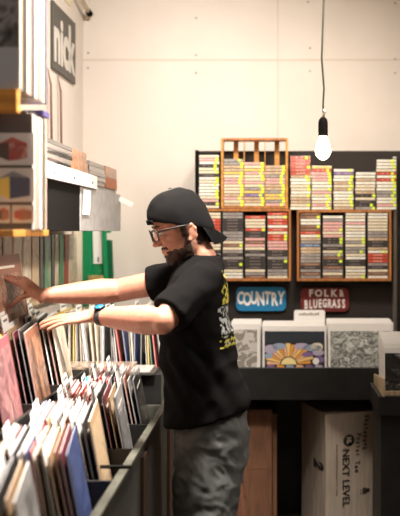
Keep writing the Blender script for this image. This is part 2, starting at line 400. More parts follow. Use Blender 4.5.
for y in (3.40, 2.72, 2.04):
    bm = bmesh.new(); box(bm, BX1, BX1+.012, y-.05, y+.02, 0, .85, bev=.002); obj('upright', bm, mat('brown_stained_wood', (.06,.03,.018), .5), bin1)
compname = ['farthest compartment','second farthest compartment','third farthest compartment','third nearest compartment','second nearest compartment','nearest compartment']
order = ['farthest','second farthest','third farthest','third nearest','second nearest','nearest']
def fill(y, x_front, x_back, z0, tilt, pal, where, group, step=.0115, cards=4, first=None, jit=.006, cardgroup=None, thick=(.004,.004,.006), yaw0=.085):
    """a row of sleeves from the front (x_front) to the back, leaning back"""
    x = x_front; i = 1; kc = 0
    while x > x_back:
        col = (first[i-1] if first and i <= len(first) else rnd.choice(pal))
        t = tilt + .02*math.sin(i*.7) + rnd.uniform(-.006, .006)
        dz = max(0, rnd.uniform(-.004, .012)); dy = rnd.uniform(-jit, jit)
        th = rnd.choice(thick)
        o = link_mesh('record', sleeve_mesh(col, th, rnd.choice((0,1))), (x, y+dy, z0+dz), (0, -t, yaw0+rnd.uniform(-.006,.006)))
        tag(o, f'{col} record, {ORD[min(i,30)]} from the front, {where}', 'record', group)
        x -= step*rnd.uniform(.8, 1.25)*(1.7 if i < 6 else 1)
        if cards and i > 2 and i % cards == 0:
            o = link_mesh('divider_card', card_mesh(kc % 3), (x, y+rnd.uniform(-.003,.003), z0+.012+rnd.uniform(0,.03)), (0, -t, yaw0))
            tag(o, f'white divider card, {ORD[kc+1]} from the front, {where}', 'divider card', cardgroup or 'white divider cards in the bins')
            kc += 1; x -= .006
        i += 1
mix = ['tan','black','black','brown','grey','tan','red','maroon','white','cream','blue','green','black','brown']
firsts = [['black','grey','brown','grey','maroon'], ['grey','tan','maroon','black'], ['tan','black','white','black','tan'], ['blue','maroon','brown','tan','black','tan'], ['grey','tan','black','black','white','tan'], ['tan','maroon','white','grey','black','black','grey','white']]
xf = [-.49,-.50,-.51,-.492,-.52,-.52]
for i in range(6):
    yc = CY[i+1]+.012+(.345-.012)/2
    fill(yc, xf[i], BX0+.065, .718, .17, mix, f'{compname[i]} of the low bin', f'records in {compname[i]} of the low bin', .0095, 2, firsts[i], .004, yaw0=(.095,.115,.14,.17,.20,.22)[i])
# a loose plastic piece lying across the rim
bm = bmesh.new(); box(bm, -.555, -.425, 2.42, 2.435, .885, .893, bev=.002)
tag(obj('plastic_strip', bm, BLK, origin=(-.49,2.43,.885)), 'thin black strip lying across the worn rim of the low bin', 'strip')

# ------------------------------------------------------------------ raised back bin
bin2 = empty('record_bin', (-.92, 2.3, .0), 'raised black record bin behind the low one against the left wall', 'record bin')
TX0, TX1 = XL+.005, -.765
CY2 = [3.36-.335*i for i in range(7)]
bm = bmesh.new(); box(bm, TX1-.012, TX1, CY2[-1], CY2[0]+.012, .0, 1.028, bev=.001); obj('front_board', bm, BLACK, bin2)
bm = bmesh.new(); box(bm, TX0, TX1-.012, CY2[-1], CY2[0]+.012, .93, .945); obj('bottom_board', bm, BLACK, bin2)
for y in CY2:
    bm = bmesh.new(); box(bm, TX0, TX1-.012, y, y+.01, .945, 1.02); obj('divider', bm, BLACK, bin2)
f2 = [['cream','brown','white','black'], ['brown','black','maroon','tan'], ['purple','yellow','cream','black','brown'], ['brown','cream','tan','black','grey'], ['tan','cream','black','grey'], ['brown','grey','cream']]
nm2 = ['farthest compartment','second farthest compartment','middle compartment','second nearest compartment','nearest compartment']
for i in range(5):
    yc = CY2[i+1]+.01+(.335-.01)/2
    fill(yc, TX1-.035, TX0+.08, .948, .17, mix, f'{nm2[i]} of the raised bin', f'records in {nm2[i]} of the raised bin', .0105, 2, f2[i], .001, yaw0=.15)

# ------------------------------------------------------------------ corner bin beyond
bin3 = empty('record_bin', (-.77, 3.7, 0), 'black corner record bin filled with slim records beyond the ledge', 'record bin')
bm = bmesh.new(); box(bm, XL+.005, -.475, 3.445, 3.46, 0, .985, bev=.001); obj('front_board', bm, BLACK, bin3)
bm = bmesh.new(); box(bm, XL+.005, -.475, 3.46, 3.59, .965, .985); obj('ledge', bm, BLACK, bin3)
bm = bmesh.new(); box(bm, -.475, -.46, 3.445, 3.98, 0, .995, bev=.002); obj('side_panel', bm, mat('olive_black', (.05,.05,.04), .5), bin3)
bm = bmesh.new(); box(bm, XL+.005, -.475, 3.59, 3.6, .80, .985); obj('inner_board', bm, BLACK, bin3)
bm = bmesh.new(); box(bm, XL+.005, -.475, 3.60, 3.97, .90, .915); obj('bottom_board', bm, BLACK, bin3)
bm = bmesh.new(); box(bm, XL+.005, -.475, 3.97, 3.985, 0, 1.0); obj('back_board', bm, BLACK, bin3)
slim = ['cream','white','red','tan','black','grey','white','brown','cream','green','yellow','maroon','blue','white']
x = -.485; i = 1; kc = 0
while x > XL+.10:
    t = .10 + .12*math.sin(i*.9) + rnd.uniform(-.03,.03)
    col = rnd.choice(slim) if i != 4 else 'yellow'
    o = link_mesh('record', sleeve_mesh(col, .006, rnd.choice((0,1))), (x - (0 if t > 0 else .02), 3.785+rnd.uniform(-.012,.008), .916), (0, -t*.6, rnd.uniform(-.03,.03)))
    tag(o, f'{col} slim record, {ORD[min(i,30)]} from the right end of the corner bin', 'record', 'slim records in the corner bin')
    if i % 3 == 1:
        o = link_mesh('divider_card', card_mesh(kc % 3), (x-.009, 3.785, .93), (0, -t*.6, 0))
        tag(o, f'white divider card, {ORD[kc+1]} from the right end of the corner bin', 'divider card', 'white divider cards in the bins'); kc += 1
    x -= .021*rnd.uniform(.8,1.25); i += 1
# flat cases lying on the ledge
zz = .986
for k, (x0, x1, y0, h, m, lb) in enumerate([(-.93,-.50,3.42,.010,mat('lying_dark',(.05,.045,.04),.3),'dark flat record case lying lowest on the ledge of the corner bin'),
        (-.90,-.52,3.425,.008,mat('lying_silver',(.5,.47,.43),.25,coat=.5),'silver flat case lying between two others on the corner ledge'),
        (-.92,-.60,3.43,.014,mat('lying_tan',(.45,.33,.25),.35,coat=.5,noise_amt=.6,scale=40),'tan flat case lying on top of the corner ledge pile')]):
    bm = bmesh.new(); box(bm, x0, x1, y0, y0+.155, zz, zz+h, bev=.002)
    tag(obj('flat_case', bm, m, origin=((x0+x1)/2, y0+.07, zz)), lb, 'record case', 'flat cases on the corner ledge'); zz += h+.0008
for k, (x0, x1) in enumerate([(-.83,-.72),(-.715,-.61)]):
    pass
# turquoise marker tab
bm = bmesh.new(); ball(bm, (-.70,3.05,1.03), (.012,.012,.018)); tag(obj('tab_clip', bm, mat('turquoise_plastic', (.02,.35,.45), .4), origin=(-.70,3.05,1.012)), 'small turquoise clip on the divider cards of the low bin', 'clip')

# ------------------------------------------------------------------ row of large sleeves on the left wall
shelf = empty('wall_ledge', (XL, 3.6, 1.28), 'narrow pale ledge on the left wall holding upright sleeves', 'shelf')
bm = bmesh.new(); box(bm, XL, XL+.075, 2.95, 4.2, 1.283, 1.298, bev=.002); obj('board', bm, PALEWOOD, shelf)
bm = bmesh.new(); box(bm, XL, XL+.02, 3.42, 4.1, 1.575, 1.605, bev=.002); obj('upper_rail', bm, PALEWOOD, shelf)
row = [(3.04,'cream',.33),(3.20,'tan',.34),(3.32,'cream',.34),(3.44,'cream',.30),(3.55,'tan',.29),(3.66,'black',.285),(3.72,'green',.285),(3.83,'black',.285),(3.88,'cream',.285),(3.94,'green',.285),(4.03,'red',.285),(4.10,'cream',.285)]
for k, (y, col, hh) in enumerate(row):
    b = bmesh.new(); d = .008
    x = XL+.010+k*.0035
    yy0, yy1 = y-.02, y+.20
    if yy1 > 4.25: yy1 = 4.25
    box(b, x, x+.003, yy0, yy1, 1.299, 1.299+hh, 0, .001)
    box(b, x+.0028, x+.0036, yy0+.012, yy1-.012, 1.31+.02, 1.299+hh-.02, 1)
    o = obj('upright_sleeve', b, [mat('sleeve_'+col, PALS[col][0], .4), artmat('cover_art_'+col+'0', PALS[col], 9)], origin=(x, y, 1.299))
    tag(o, f'{col} upright sleeve on the left wall ledge, {ORD[k+1]} from the camera side', 'record', 'upright sleeves on the wall ledge')
# pale post near the corner + green panel
bm = bmesh.new(); box(bm, -1.07, -1.03, 4.34, 4.38, .0, 1.66, bev=.003); tag(obj('post', bm, mat('cream_post',(.75,.68,.52),.5), origin=(-1.05,4.36,0)), 'pale cream post standing in the corner left of the green panel', 'post')
gp = empty('green_panel', (-.96, 4.47, .0), 'glossy green wooden panel with pasted paper leaning by the corner', 'panel')
GREEN = mat('green_gloss_paint', (.005,.25,.09), .3, coat=.4)
Yg = 4.42
def gbox(px0, px1, py0, py1, y0, y1, m, name, slant=0, label=None):
    b = bmesh.new(); x0, x1, z1, z0 = X(px0,Yg), X(px1,Yg), Z(py0,Yg), Z(py1,Yg)
    box(b, x0, x1, y0, y1, z0, z1, bev=.002)
    for v in b.verts: v.co.x += slant*(z1-v.co.z)
    return obj(name, b, m, gp, label=label)
gbox(81, 105, 221, 380, 4.43, 4.45, GREEN, 'board', .04)
gbox(80, 90, 221, 380, 4.405, 4.43, GREEN, 'raised_rail', .04)
gbox(102, 106, 221, 380, 4.405, 4.43, GREEN, 'raised_rail', .04)
gbox(105.5, 111, 240, 380, 4.44, 4.46, mat('dark_green_paint', (.004,.10,.04), .4), 'side_board', .04)
gbox(106, 110, 221, 233, 4.42, 4.44, GREEN, 'top_block', .04)
gbox(92, 101.5, 215, 264, 4.425, 4.43, WHITE, 'pasted_paper', .02, 'white paper with a small mark')
gbox(97.5, 98.7, 257, 262, 4.4235, 4.425, INK, 'paper_mark')
gbox(89, 104, 275, 284, 4.395, 4.405, mat('gold_label', (.65,.5,.2), .35, .3, noise_amt=.4, scale=40), 'gold_label', 0, 'gold paper label')

# ------------------------------------------------------------------ overhead media shelf on the left wall
ms = empty('wall_shelf', (XL, 3.3, 1.62), 'long grey and black shelf unit on the left wall above the bins', 'shelf')
bm = bmesh.new(); box(bm, XL, -.775, 2.62, 4.0, 1.60, 1.622, bev=.002); obj('bottom_board', bm, GREY, ms)
bm = bmesh.new(); box(bm, -.775, -.755, 2.62, 3.16, 1.60, 1.80, bev=.002); obj('front_panel', bm, BLK, ms, label='black front panel')
bm = bmesh.new(); box(bm, -.775, -.752, 3.163, 3.60, 1.60, 1.78, bev=.002); obj('front_panel', bm, GREY, ms, label='grey front panel')
bm = bmesh.new(); box(bm, -.775, -.752, 3.603, 4.0, 1.60, 1.78, bev=.002); obj('front_panel', bm, GREY, ms, label='grey front panel')
bm = bmesh.new(); box(bm, XL, -.775, 3.98, 4.0, 1.622, 1.78); obj('end_panel', bm, GREY, ms)
bm = bmesh.new(); box(bm, XL, -.775, 2.62, 4.0, 1.782, 1.80); obj('top_board', bm, GREY, ms)
bm = bmesh.new(); box(bm, -.762, -.742, 2.62, 3.42, 1.776, 1.832, bev=.002); obj('price_rail', bm, mat('white_rail',(.50,.48,.46),.5), ms, label='white rail with small screws')
bm = bmesh.new()
for y in (2.75, 3.02, 3.33): tube(bm, [(-.7425,y,1.80),(-.740,y,1.80)], .005, 10)
obj('rail_screws', bm, BLK, ms)
def flatpile(y0, y1, x1, z0, n, h, mats, lab, nm, cat, grp):
    for k in range(n):
        b = bmesh.new(); box(b, x1-.30, x1+rnd.uniform(-.004,.004), y0+rnd.uniform(0,.012), y1-rnd.uniform(0,.012), z0+k*(h+.0007), z0+k*(h+.0007)+h, bev=.0015)
        tag(obj(nm, b, mats[k % len(mats)], origin=(x1-.15,(y0+y1)/2,z0+k*(h+.0007))), f'{lab}, {ORD[k+1]} from the bottom', cat, grp)
GL = mat('shiny_black_wrap', (.04,.038,.036), .12, coat=1); GL2 = mat('silver_wrap', (.16,.14,.125), .35, coat=.5)
KR = mat('brown_wrapped_card', (.36,.17,.085), .35, coat=.5, noise_amt=.5, scale=30)
flatpile(2.66, 3.08, -.765, 1.835, 5, .016, [GL,GL2,GL,GL2,GL], 'shiny black wrapped box in the near pile on the wall shelf', 'record_box', 'box', 'black wrapped boxes, near pile on the wall shelf')
flatpile(3.09, 3.34, -.765, 1.835, 2, .042, [KR,KR], 'brown wrapped box beside the near black pile on the wall shelf', 'record_box', 'box', 'brown wrapped boxes, near pile on the wall shelf')
flatpile(3.38, 3.70, -.765, 1.80, 5, .019, [GL2,GL,GL2,GL,GL2], 'shiny black wrapped box in the far pile on the wall shelf', 'record_box', 'box', 'black wrapped boxes, far pile on the wall shelf')
flatpile(3.715, 3.99, -.765, 1.801, 2, .050, [mat('rust_card',(.30,.10,.04),.5),KR], 'brown box at the far end of the wall shelf', 'record_box', 'box', 'brown boxes at the shelf end')
bm = bmesh.new(); box(bm, -.7475, -.7465, 3.20, 3.32, 1.665, 1.765); 
for v in bm.verts: v.co.y += (1.765-v.co.z)*-.25
tag(obj('paper_tag', bm, WHITE, origin=(-.747,3.26,1.765)), 'white paper tag hanging down over the grey shelf front', 'tag')
bm = bmesh.new(); box(bm, -.752, -.68, 3.965, 3.968, -.012, .012)
bm.transform(Matrix.Translation((-.752,0,1.76)) @ Matrix.Rotation(.45,4,'Y') @ Matrix.Translation((.752,0,0)))
tag(obj('paper_tag', bm, WHITE, origin=(-.75,3.966,1.76)), 'white strip tag sticking out from the far end of the wall shelf', 'tag')
for y in (3.86, 4.04):
    bm = bmesh.new(); tube(bm, [(-1.055,y,1.885 if y<4 else 1.80),(-1.06,y,2.3),(-1.075,y,2.38)], [.006,.006,.002], 8)
    tag(obj('hanging_rod', bm, mat('rod_brown',(.22,.12,.09),.5), origin=(-1.055,y,1.85)), ('thin brown rod on the left wall below the sign, nearer one' if y < 4 else 'thin brown rod on the left wall below the sign, one nearer the corner'), 'rod')
# ------------------------------------------------------------------ wall sign
bm = bmesh.new(); box(bm, XL+.002, XL+.014, 3.92, 4.37, 2.395, 2.725, bev=.002)
ws = tag(obj('wall_sign', bm, mat('charcoal_sign', (.07,.065,.055), .5), origin=(XL,4.13,2.56)), 'dark grey sign with big white letters high on the left wall', 'sign')
LTR = mat('sign_white', (.62,.58,.52), .6)
bm = bmesh.new(); t = text_bm('nick', .34, .012, .001, 1)
xs = [v.co.x for v in t.verts]; ys = [v.co.y for v in t.verts]
for v in t.verts: v.co.x = ((v.co.x-min(xs))/(max(xs)-min(xs))-.5)*.42; v.co.y = ((v.co.y-min(ys))/(max(ys)-min(ys))-.5)*.25
merge(bm, t, Matrix.Translation((XL+.0155, 4.145, 2.555)) @ SIDE)
obj('lettering', bm, LTR, ws, label='white lower-case letters')
# yellow-green paper bits above the sign
bm = bmesh.new(); box(bm, XL+.0002, XL+.006, 4.02, 4.30, 2.80, 3.0, bev=.001); tag(obj('poster', bm, artmat('poster_art', [(.7,.6,.25),(.8,.75,.55),(.5,.4,.2)], 8), origin=(XL,4.16,2.9)), 'pale yellow paper poster above the dark wall sign', 'poster')

# ------------------------------------------------------------------ rack of records facing us at upper left
rk = empty('record_rack', (-.9, 2.3, 1.57), 'wooden rack on the left wall holding records that face the aisle end', 'rack')
bm = bmesh.new(); box(bm, XL, -.745, 2.07, 2.40, 1.935, 1.965, bev=.002); obj('upper_shelf', bm, WOOD, rk)
bm = bmesh.new(); box(bm, XL, -.655, 2.065, 2.095, 1.905, 1.965, bev=.002); obj('front_lip', bm, WOOD, rk)
bm = bmesh.new(); box(bm, XL, -.665, 2.07, 2.40, 1.585, 1.603, bev=.002); obj('lower_shelf', bm, WOOD, rk)
bm = bmesh.new(); box(bm, XL, -.80, 2.385, 2.40, 1.603, 1.935, bev=.001); obj('back_board', bm, WOOD, rk)
bm = bmesh.new(); box(bm, -.76, -.73, 2.09, 2.12, 1.93, 1.955) ; bm.free()
def frontsleeve(Y, xr, z0, th, name='record', face=None, edge=None, s=S, tilt=0):
    b = bmesh.new(); box(b, -s/2, s/2, 0, th, 0, s, 0, min(.001, th*.3))
    for f in b.faces:
        if f.normal.y > -.8: f.material_index = 1
    me = make_mesh(name, b, [face, edge])
    return link_mesh(name, me, (xr-s/2, Y, z0), (tilt,0,0))
EDG = mat('pale_sleeve_edge', (.50,.44,.37), .5); NAVY = mat('navy_edge', (.035,.035,.06), .5); PKE = mat('pinkish_edge', (.42,.31,.25), .5)
o = frontsleeve(2.08, -.652, 1.967, .010, face=mat('grey_cover', (.42,.45,.52), .3, coat=.4), edge=EDG)
tag(o, 'grey record with a dark photo on its cover, frontmost in the upper rack', 'record', 'records in the upper rack')
b = bmesh.new(); box(b, -.962, -.655, 2.0785, 2.0795, 2.075, 2.275); pic = obj('cover_picture', b, artmat('street_photo', [(.02,.02,.02),(.12,.12,.13),(.3,.3,.33),(.05,.05,.05)], 14), o)
edges = [EDG, mat('black_edge',(.02,.02,.02),.4), EDG, PKE, NAVY, EDG, PKE, EDG, NAVY]
names_ = ['pale','black','white','pinkish','navy','cream','tan','ivory','dark blue']
y = 2.095
for k in range(9):
    th = [.012,.010,.022,.012,.012,.03,.012,.02,.014][k]
    o = frontsleeve(y, -.652-rnd.uniform(0,.003), 1.967, th, face=EDG, edge=edges[k])
    tag(o, f'{names_[k]} edged record in the upper rack, {ORD[k+1]} behind the grey cover', 'record', 'records in the upper rack'); y += th+.012
# the lower displayed record with pictures of boxes
DK = mat('charcoal_cover', (.045,.035,.04), .25, coat=.6)
o = frontsleeve(2.19, -.652, 1.604, .012, face=DK, edge=EDG)
tag(o, 'black framed record sleeve showing pictures of boxes, in clear plastic', 'record'); main = o
def pic_box(px, py, wpx, hpx, cf, cs, ct, par, Y):
    """little picture of a cuboid printed on the sleeve: front, side and top facets"""
    b = bmesh.new()
    P = lambda a, c: (X(px+a*wpx, Y), Y, Z(py+c*hpx, Y))
    poly(b, [P(-.5,-.2),P(-.1,-.3),P(-.1,.5),P(-.5,.3)], 1); poly(b, [P(-.1,-.3),P(.5,-.25),P(.5,.38),P(-.1,.5)], 0); poly(b, [P(-.5,-.2),P(0,-.5),P(.5,-.25),P(-.1,-.3)], 2)
    return obj('box_picture', b, [cf, cs, ct], par)
Yc = 2.189
def panel(px0, px1, py0, py1, m=None):
    b = bmesh.new(); box(b, X(px0,Yc), X(px1,Yc), Yc, Yc+.0008, Z(py1,Yc), Z(py0,Yc)); return obj('picture_panel', b, m or WHITE, main)
WPN = mat('printed_white', (.62,.62,.66), .35, coat=.4)
for a in ((-20,34,133,165),(-20,34,168,202),(-20,10,205,223),(12,34,205,223)): panel(*a, WPN)
R_ = mat('print_red', (.45,.07,.06), .4); RD = mat('print_dark', (.06,.03,.03), .4); YE = mat('print_yellow', (.75,.6,.12), .4); NB = mat('print_navy', (.04,.06,.16), .4); BR = mat('print_brown', (.3,.12,.08), .4)
pic_box(12, 149, 30, 24, artmat('red_illustration', [(.5,.06,.05),(.3,.03,.03),(.7,.4,.35)], 40), RD, R_, main, Yc-.0006)
pic_box(13, 185, 34, 28, NB, YE, mat('print_slate',(.2,.22,.28),.4), main, Yc-.0006)
pic_box(3, 214, 12, 13, BR, RD, R_, main, Yc-.0006); pic_box(23, 214, 18, 13, BR, R_, mat('print_pink',(.5,.3,.28),.4), main, Yc-.0006)
b = bmesh.new(); box(b, -.652-S-.004, -.646, 2.184, 2.206, 1.603, 1.603+S+.006, bev=.002); obj('plastic_cover', b, CLEAR, main)
y = 2.215
for k in range(6):
    th = .016
    o = frontsleeve(y, -.652-rnd.uniform(0,.004), 1.604, th, face=EDG, edge=[EDG,PKE,mat('silver_edge',(.5,.48,.46),.25,coat=.6),EDG,RIM,PKE][k])
    tag(o, f'{["ivory","pinkish","silver","pale","olive","tan"][k]} edged record behind the boxes sleeve, {ORD[k+1]} back', 'record', 'records behind the boxes sleeve'); y += th+.006
for k, (x0, x1, y0, y1, h, m, lb) in enumerate([(-.98,-.672,2.2,2.37,.010,mat('book_black',(.03,.02,.02),.5),'black book lying on top of the boxes sleeve row')]):
    b = bmesh.new(); box(b, x0, x1, y0, y1, 1.9195, 1.9195+h, bev=.001); tag(obj('book', b, m, origin=((x0+x1)/2,(y0+y1)/2,1.9195)), lb, 'book')
b = bmesh.new(); box(b, -.71, -.655, 2.305, 2.37, 1.9305, 1.946, bev=.001)
tag(obj('book', b, mat('book_purple',(.05,.035,.13),.5), origin=(-.68,2.33,1.9305)), 'small purple book lying on the black book under the upper shelf', 'book')

# ------------------------------------------------------------------ records on the back counter
YL = 4.10
WE = mat('white_case_edge', (.80,.78,.75), .35, coat=.4)
def lpstack(px0, px1, pytop, n, where, grp, Y=YL):
    w_ = X(px1,Y)-X(px0,Y); z0 = .886; h = Z(pytop,Y)-z0
    outs = []
    for k in range(n):
        b = bmesh.new()
        xj = rnd.uniform(-.004,.004)
        box(b, -w_/2, w_/2, 0, .008, 0, h+k*.0012, 0, .002)
        me = make_mesh('record', b, [WE])
        o = link_mesh('record', me, ((X(px0,Y)+X(px1,Y))/2+xj, Y+k*.018, z0), (-.10,0,0))
        tag(o, f'white edged plastic-cased record, {ORD[k+1]} from the front of {where}', 'record', grp); outs.append(o)
    return outs, w_, h
def cover(par, w_, h, m, inset=.014, top=.03):
    b = bmesh.new(); box(b, -w_/2+inset, w_/2-inset, -.0015, .001, .004, h-top, 0)
    me = make_mesh('cover', b, [m]); return link_mesh('cover', me, (0,0,0), (0,0,0), par)
o1, w1, h1 = lpstack(231, 260.5, 324, 9, 'the left pile on the back counter', 'cased records, left pile on the counter')
cover(o1[0], w1, h1, artmat('grid_photo', [(.25,.23,.2),(.55,.52,.48),(.12,.11,.1)], 22, kind='hard'))
o1[0]['label'] = 'grey photo record in front of the left pile, beside the man'
o2, w2, h2 = lpstack(262.5, 326.5, 326, 9, 'the sunburst pile on the back counter', 'cased records, sunburst pile on the counter')
cv = cover(o2[0], w2, h2, mat('sunburst_black', (.03,.04,.05), .3, coat=.5), .010, .028)
o2[0]['label'] = 'record with a coloured sunburst over clouds on a black cover'
o3, w3, h3 = lpstack(328.5, 394, 323.5, 9, 'the right pile on the back counter', 'cased records, right pile on the counter')
cover(o3[0], w3, h3, artmat('foil_art', [(.12,.13,.12),(.5,.52,.48),(.08,.09,.08),(.7,.7,.66),(.25,.3,.25)], 26, rough=.25), .012, .040)
o3[0]['label'] = 'shiny silver-grey patterned record at the front of the right pile'
# sunburst picture
b = bmesh.new()
cols = [mat('p_orange',(.75,.33,.06),.4), mat('p_yellow',(.85,.58,.2),.4), mat('p_lilac',(.42,.38,.50),.4), mat('p_purple',(.22,.14,.30),.4), mat('p_peach',(.8,.45,.28),.4), INK, mat('p_sun',(.9,.75,.35),.4), mat('p_blue',(.30,.38,.50),.4), mat('p_cream',(.85,.75,.6),.4), WHITE]
W2, H2 = w2-.026, .135
def q(u, v, d=0): return (-W2/2+u*W2, -.0022-d, .010+v*H2)
poly(b, [q(0,0),q(1,0),q(1,1),q(0,1)], 5)
cx_, cy_ = .40, .18
for k in range(15):
    a0, a1 = math.radians(2+k*12), math.radians(2+k*12+10.4)
    def ray(a, r): 
        u, v = cx_+math.cos(a)*r*.5, cy_+math.sin(a)*r; return q(min(.985,max(.015,u)), min(.97,max(.02,v)), .0004)
    poly(b, [ray(a0,.30),ray(a0,.75+.12*(k%2)),ray(a1,.75+.12*(k%2)),ray(a1,.30)], [0,1,4][k%3])
pts = [q(cx_+math.cos(math.radians(a))*.13, cy_+math.sin(math.radians(a))*.26, .0006) for a in range(0,181,15)]; poly(b, pts, 6)
for (u, v, ru, rv, m_) in ((.10,.75,.12,.17,2),(.24,.86,.12,.12,7),(.62,.86,.13,.12,2),(.80,.80,.16,.13,7),(.90,.62,.10,.12,2),(.06,.5,.07,.10,7),(.72,.55,.10,.10,3),(.93,.36,.08,.12,3),(.88,.83,.10,.17,8)):
    poly(b, [q(u+ru*math.cos(2*PI*k/18), min(.98,v+rv*math.sin(2*PI*k/18)), .0009) for k in range(18)], m_)
poly(b, [q(.86+.055*math.cos(2*PI*k/20), .30+.13*math.sin(2*PI*k/20), .0016) for k in range(20)], 9)
for k in range(6):
    u0 = .02+k*.163; poly(b, [q(u0,.02,.0008),q(u0+.15,.02,.0008),q(u0+.13,.15,.0008),q(u0+.02,.17,.0008)], [3,0,7,4,3,2][k])
me = make_mesh('sunburst_picture', b, cols, fix=False); link_mesh('sunburst_picture', me, (0,0,0), (0,0,0), cv)
b = text_bm('RECORDS', .011, 0, .0002); b.free()
# white header cards standing up behind the piles
def header(px0, px1, py0, Y, lab, h=.08):
    b = bmesh.new(); rounded(b, X(px0,Y), X(px1,Y), .888, Z(py0,Y), Y, Y+.0025, .012)
    o = tag(obj('header_card', b, PAPER, origin=((X(px0,Y)+X(px1,Y))/2,Y,.888)), lab, 'divider card')
    return o
hc = header(294, 325, 310, 4.285, 'tall white divider card with writing behind the sunburst pile')
b = bmesh.new()
for k in range(9): box(b, X(299+k*2.3,4.28), X(300.6+k*2.3,4.28), 4.284, 4.285, Z(315.4,4.28), Z(313.6-(k%3)*.4,4.28))
obj('writing', b, mat('faint_pen',(.25,.2,.17),.6), hc)
header(264, 290, 322, 4.27, 'low white divider card behind the left of the sunburst pile')
header(236, 262, 322, 4.278, 'white divider card behind the left pile next to the man')
header(350, 393, 321.5, 4.278, 'wide white divider card behind the right pile')
header(328, 349, 322.5, 4.272, 'narrow white divider card at the left of the right pile')

# ------------------------------------------------------------------ boxes under the counter
def carton(name, corner, theta, wx, dy, h, mats, lab):
    r = empty(name, (*corner, 0), lab, 'box', rz=theta)
    def part(nm_, b, m, l=None):
        o = bpy.data.objects.new(nm_, make_mesh(nm_, b, m)); C.objects.link(o); o.parent = r
        if l: o['label'] = l
        return o
    b = bmesh.new(); box(b, 0, wx, 0, dy, .002, h, 0, .004)
    for f in b.faces:
        if f.normal.x < -.8: f.material_index = 1
    part('carton', b, mats)
    return r, part
r, part = carton('cardboard_box', (.270, 4.055), .33, .30, .34, .675, [CARDW, CARDS], 'pale cardboard box lettered NEXT LEVEL under the counter')
def sidetext(s, size, x, z, off=.001, sx=1, rot=-PI/2, jig=0):
    t = text_bm(s, size, off, .0008, sx)
    return t, Matrix.Translation((x, -.001, z)) @ FRONT @ Matrix.Rotation(rot, 4, 'Z')
b = bmesh.new(); t, M = sidetext('NEXT LEVEL', .054, .110, .345, .0008, 1.0); merge(b, t, M); part('brand_lettering', b, INK)
b = bmesh.new(); tube(b, [(.128,-.0015,.535),(.128,.0,.535)], .030, 28); part('logo_disc', b, INK)
b = bmesh.new(); t, M = sidetext('NL', .032, .128, .535, .002, .8); merge(b, t, Matrix.Translation((0,-.0014,0)) @ M); part('logo_letters', b, CARDW)
b = bmesh.new(); box(b, .098, .13, -.001, 0, .494, .497); part('logo_rule', b, INK)
b = bmesh.new(); t, M = sidetext('w w w . n e x t l e v e l a p p a r e l . c o m', .0165, .062, .39, 0, .9); merge(b, t, M); part('small_print', b, mat('faded_ink',(.16,.12,.1),.7))
b = bmesh.new()
for k, ch in enumerate('Skatepark'):
    t, M = sidetext(ch, .038, .228-.0015*k+(.002 if k%2 else -.001), .650-.0205*k, .0006, .85, rot=-PI/2+(.1 if k%2 else -.08)); merge(b, t, M)
part('handwriting', b, INK, 'upper line of black marker handwriting')
b = bmesh.new()
for k, ch in enumerate('Poster Tee'):
    if ch == ' ': part('handwriting', b, INK, 'black marker word in the lower line'); b = bmesh.new()
    else:
        t, M = sidetext(ch, .036, .182-.0012*k+(.002 if k%2 else -.001), .56-.0205*k, .0006, .85, rot=-PI/2+(.1 if k%2 else -.08)); merge(b, t, M)
part('handwriting', b, INK, 'lower line of black marker handwriting')
b = bmesh.new(); t, M = sidetext('&', .055, .222, .27, .0012, 1); merge(b, t, M); box(b, .192,.195,-.001,0,.25,.28); part('marker_sign', b, INK)
b = bmesh.new(); t = text_bm('2', .10, .006, .0008); merge(b, t, Matrix.Translation((-.001, .10, .395)) @ Matrix.Diagonal((1,1.7,.8,1)) @ Matrix(((0,0,-1,0),(-1,0,0,0),(0,1,0,0),(0,0,0,1))) @ Matrix.Rotation(-PI/2,4,'Z')); part('number', b, INK)
r, part = carton('cardboard_box', (-.30, 4.11), .0, .30, .38, .69, [CARD, CARD], 'brown cardboard box under the counter just behind the man')
b = bmesh.new(); box(b, 0.002, .298, -.0012, 0, .385, .389); part('seam', b, mat('seam_dark',(.18,.09,.045),.8))
b = bmesh.new(); t, M = sidetext('corrugated', .075, .135, .40, .002, 1); merge(b, t, M); part('printing', b, INK)
b = bmesh.new(); box(b, .3, .325, .03, .36, .10, .66, bev=.002); part('side_flap', b, CARD)

# ------------------------------------------------------------------ near right cabinet
cab = empty('display_cabinet', (.7, 3.65, 0), 'black cabinet at the right edge with records in a crate on top', 'cabinet')
bm = bmesh.new(); box(bm, X(381,3.5), 1.2, 3.5, 3.8, 0, .80, bev=.003); obj('body', bm, BLACK, cab)
bm = bmesh.new(); box(bm, X(378.5,3.48), 1.2, 3.48, 3.8, .80, .885, bev=.003); obj('top_band', bm, BLACK, cab)
crate = empty('wooden_crate', (.64, 3.6, .886), 'pale wooden crate on the black cabinet at the right edge', 'crate')
bm = bmesh.new(); box(bm, .478, .486, 3.46, 3.78, .886, .93, bev=.001)
for v in bm.verts:
    if v.co.y < 3.5 and v.co.z > .9: v.co.z += .035
obj('side_board', bm, PALEWOOD, crate)
bm = bmesh.new(); box(bm, .486, .82, 3.5, 3.78, .886, .896); obj('bottom_board', bm, PALEWOOD, crate)
bm = bmesh.new(); box(bm, .482, .82, 3.495, 3.503, .886, .905); obj('front_lip', bm, PALEWOOD, crate)
bm = bmesh.new(); box(bm, .812, .82, 3.503, 3.78, .896, .93); obj('side_board', bm, PALEWOOD, crate)
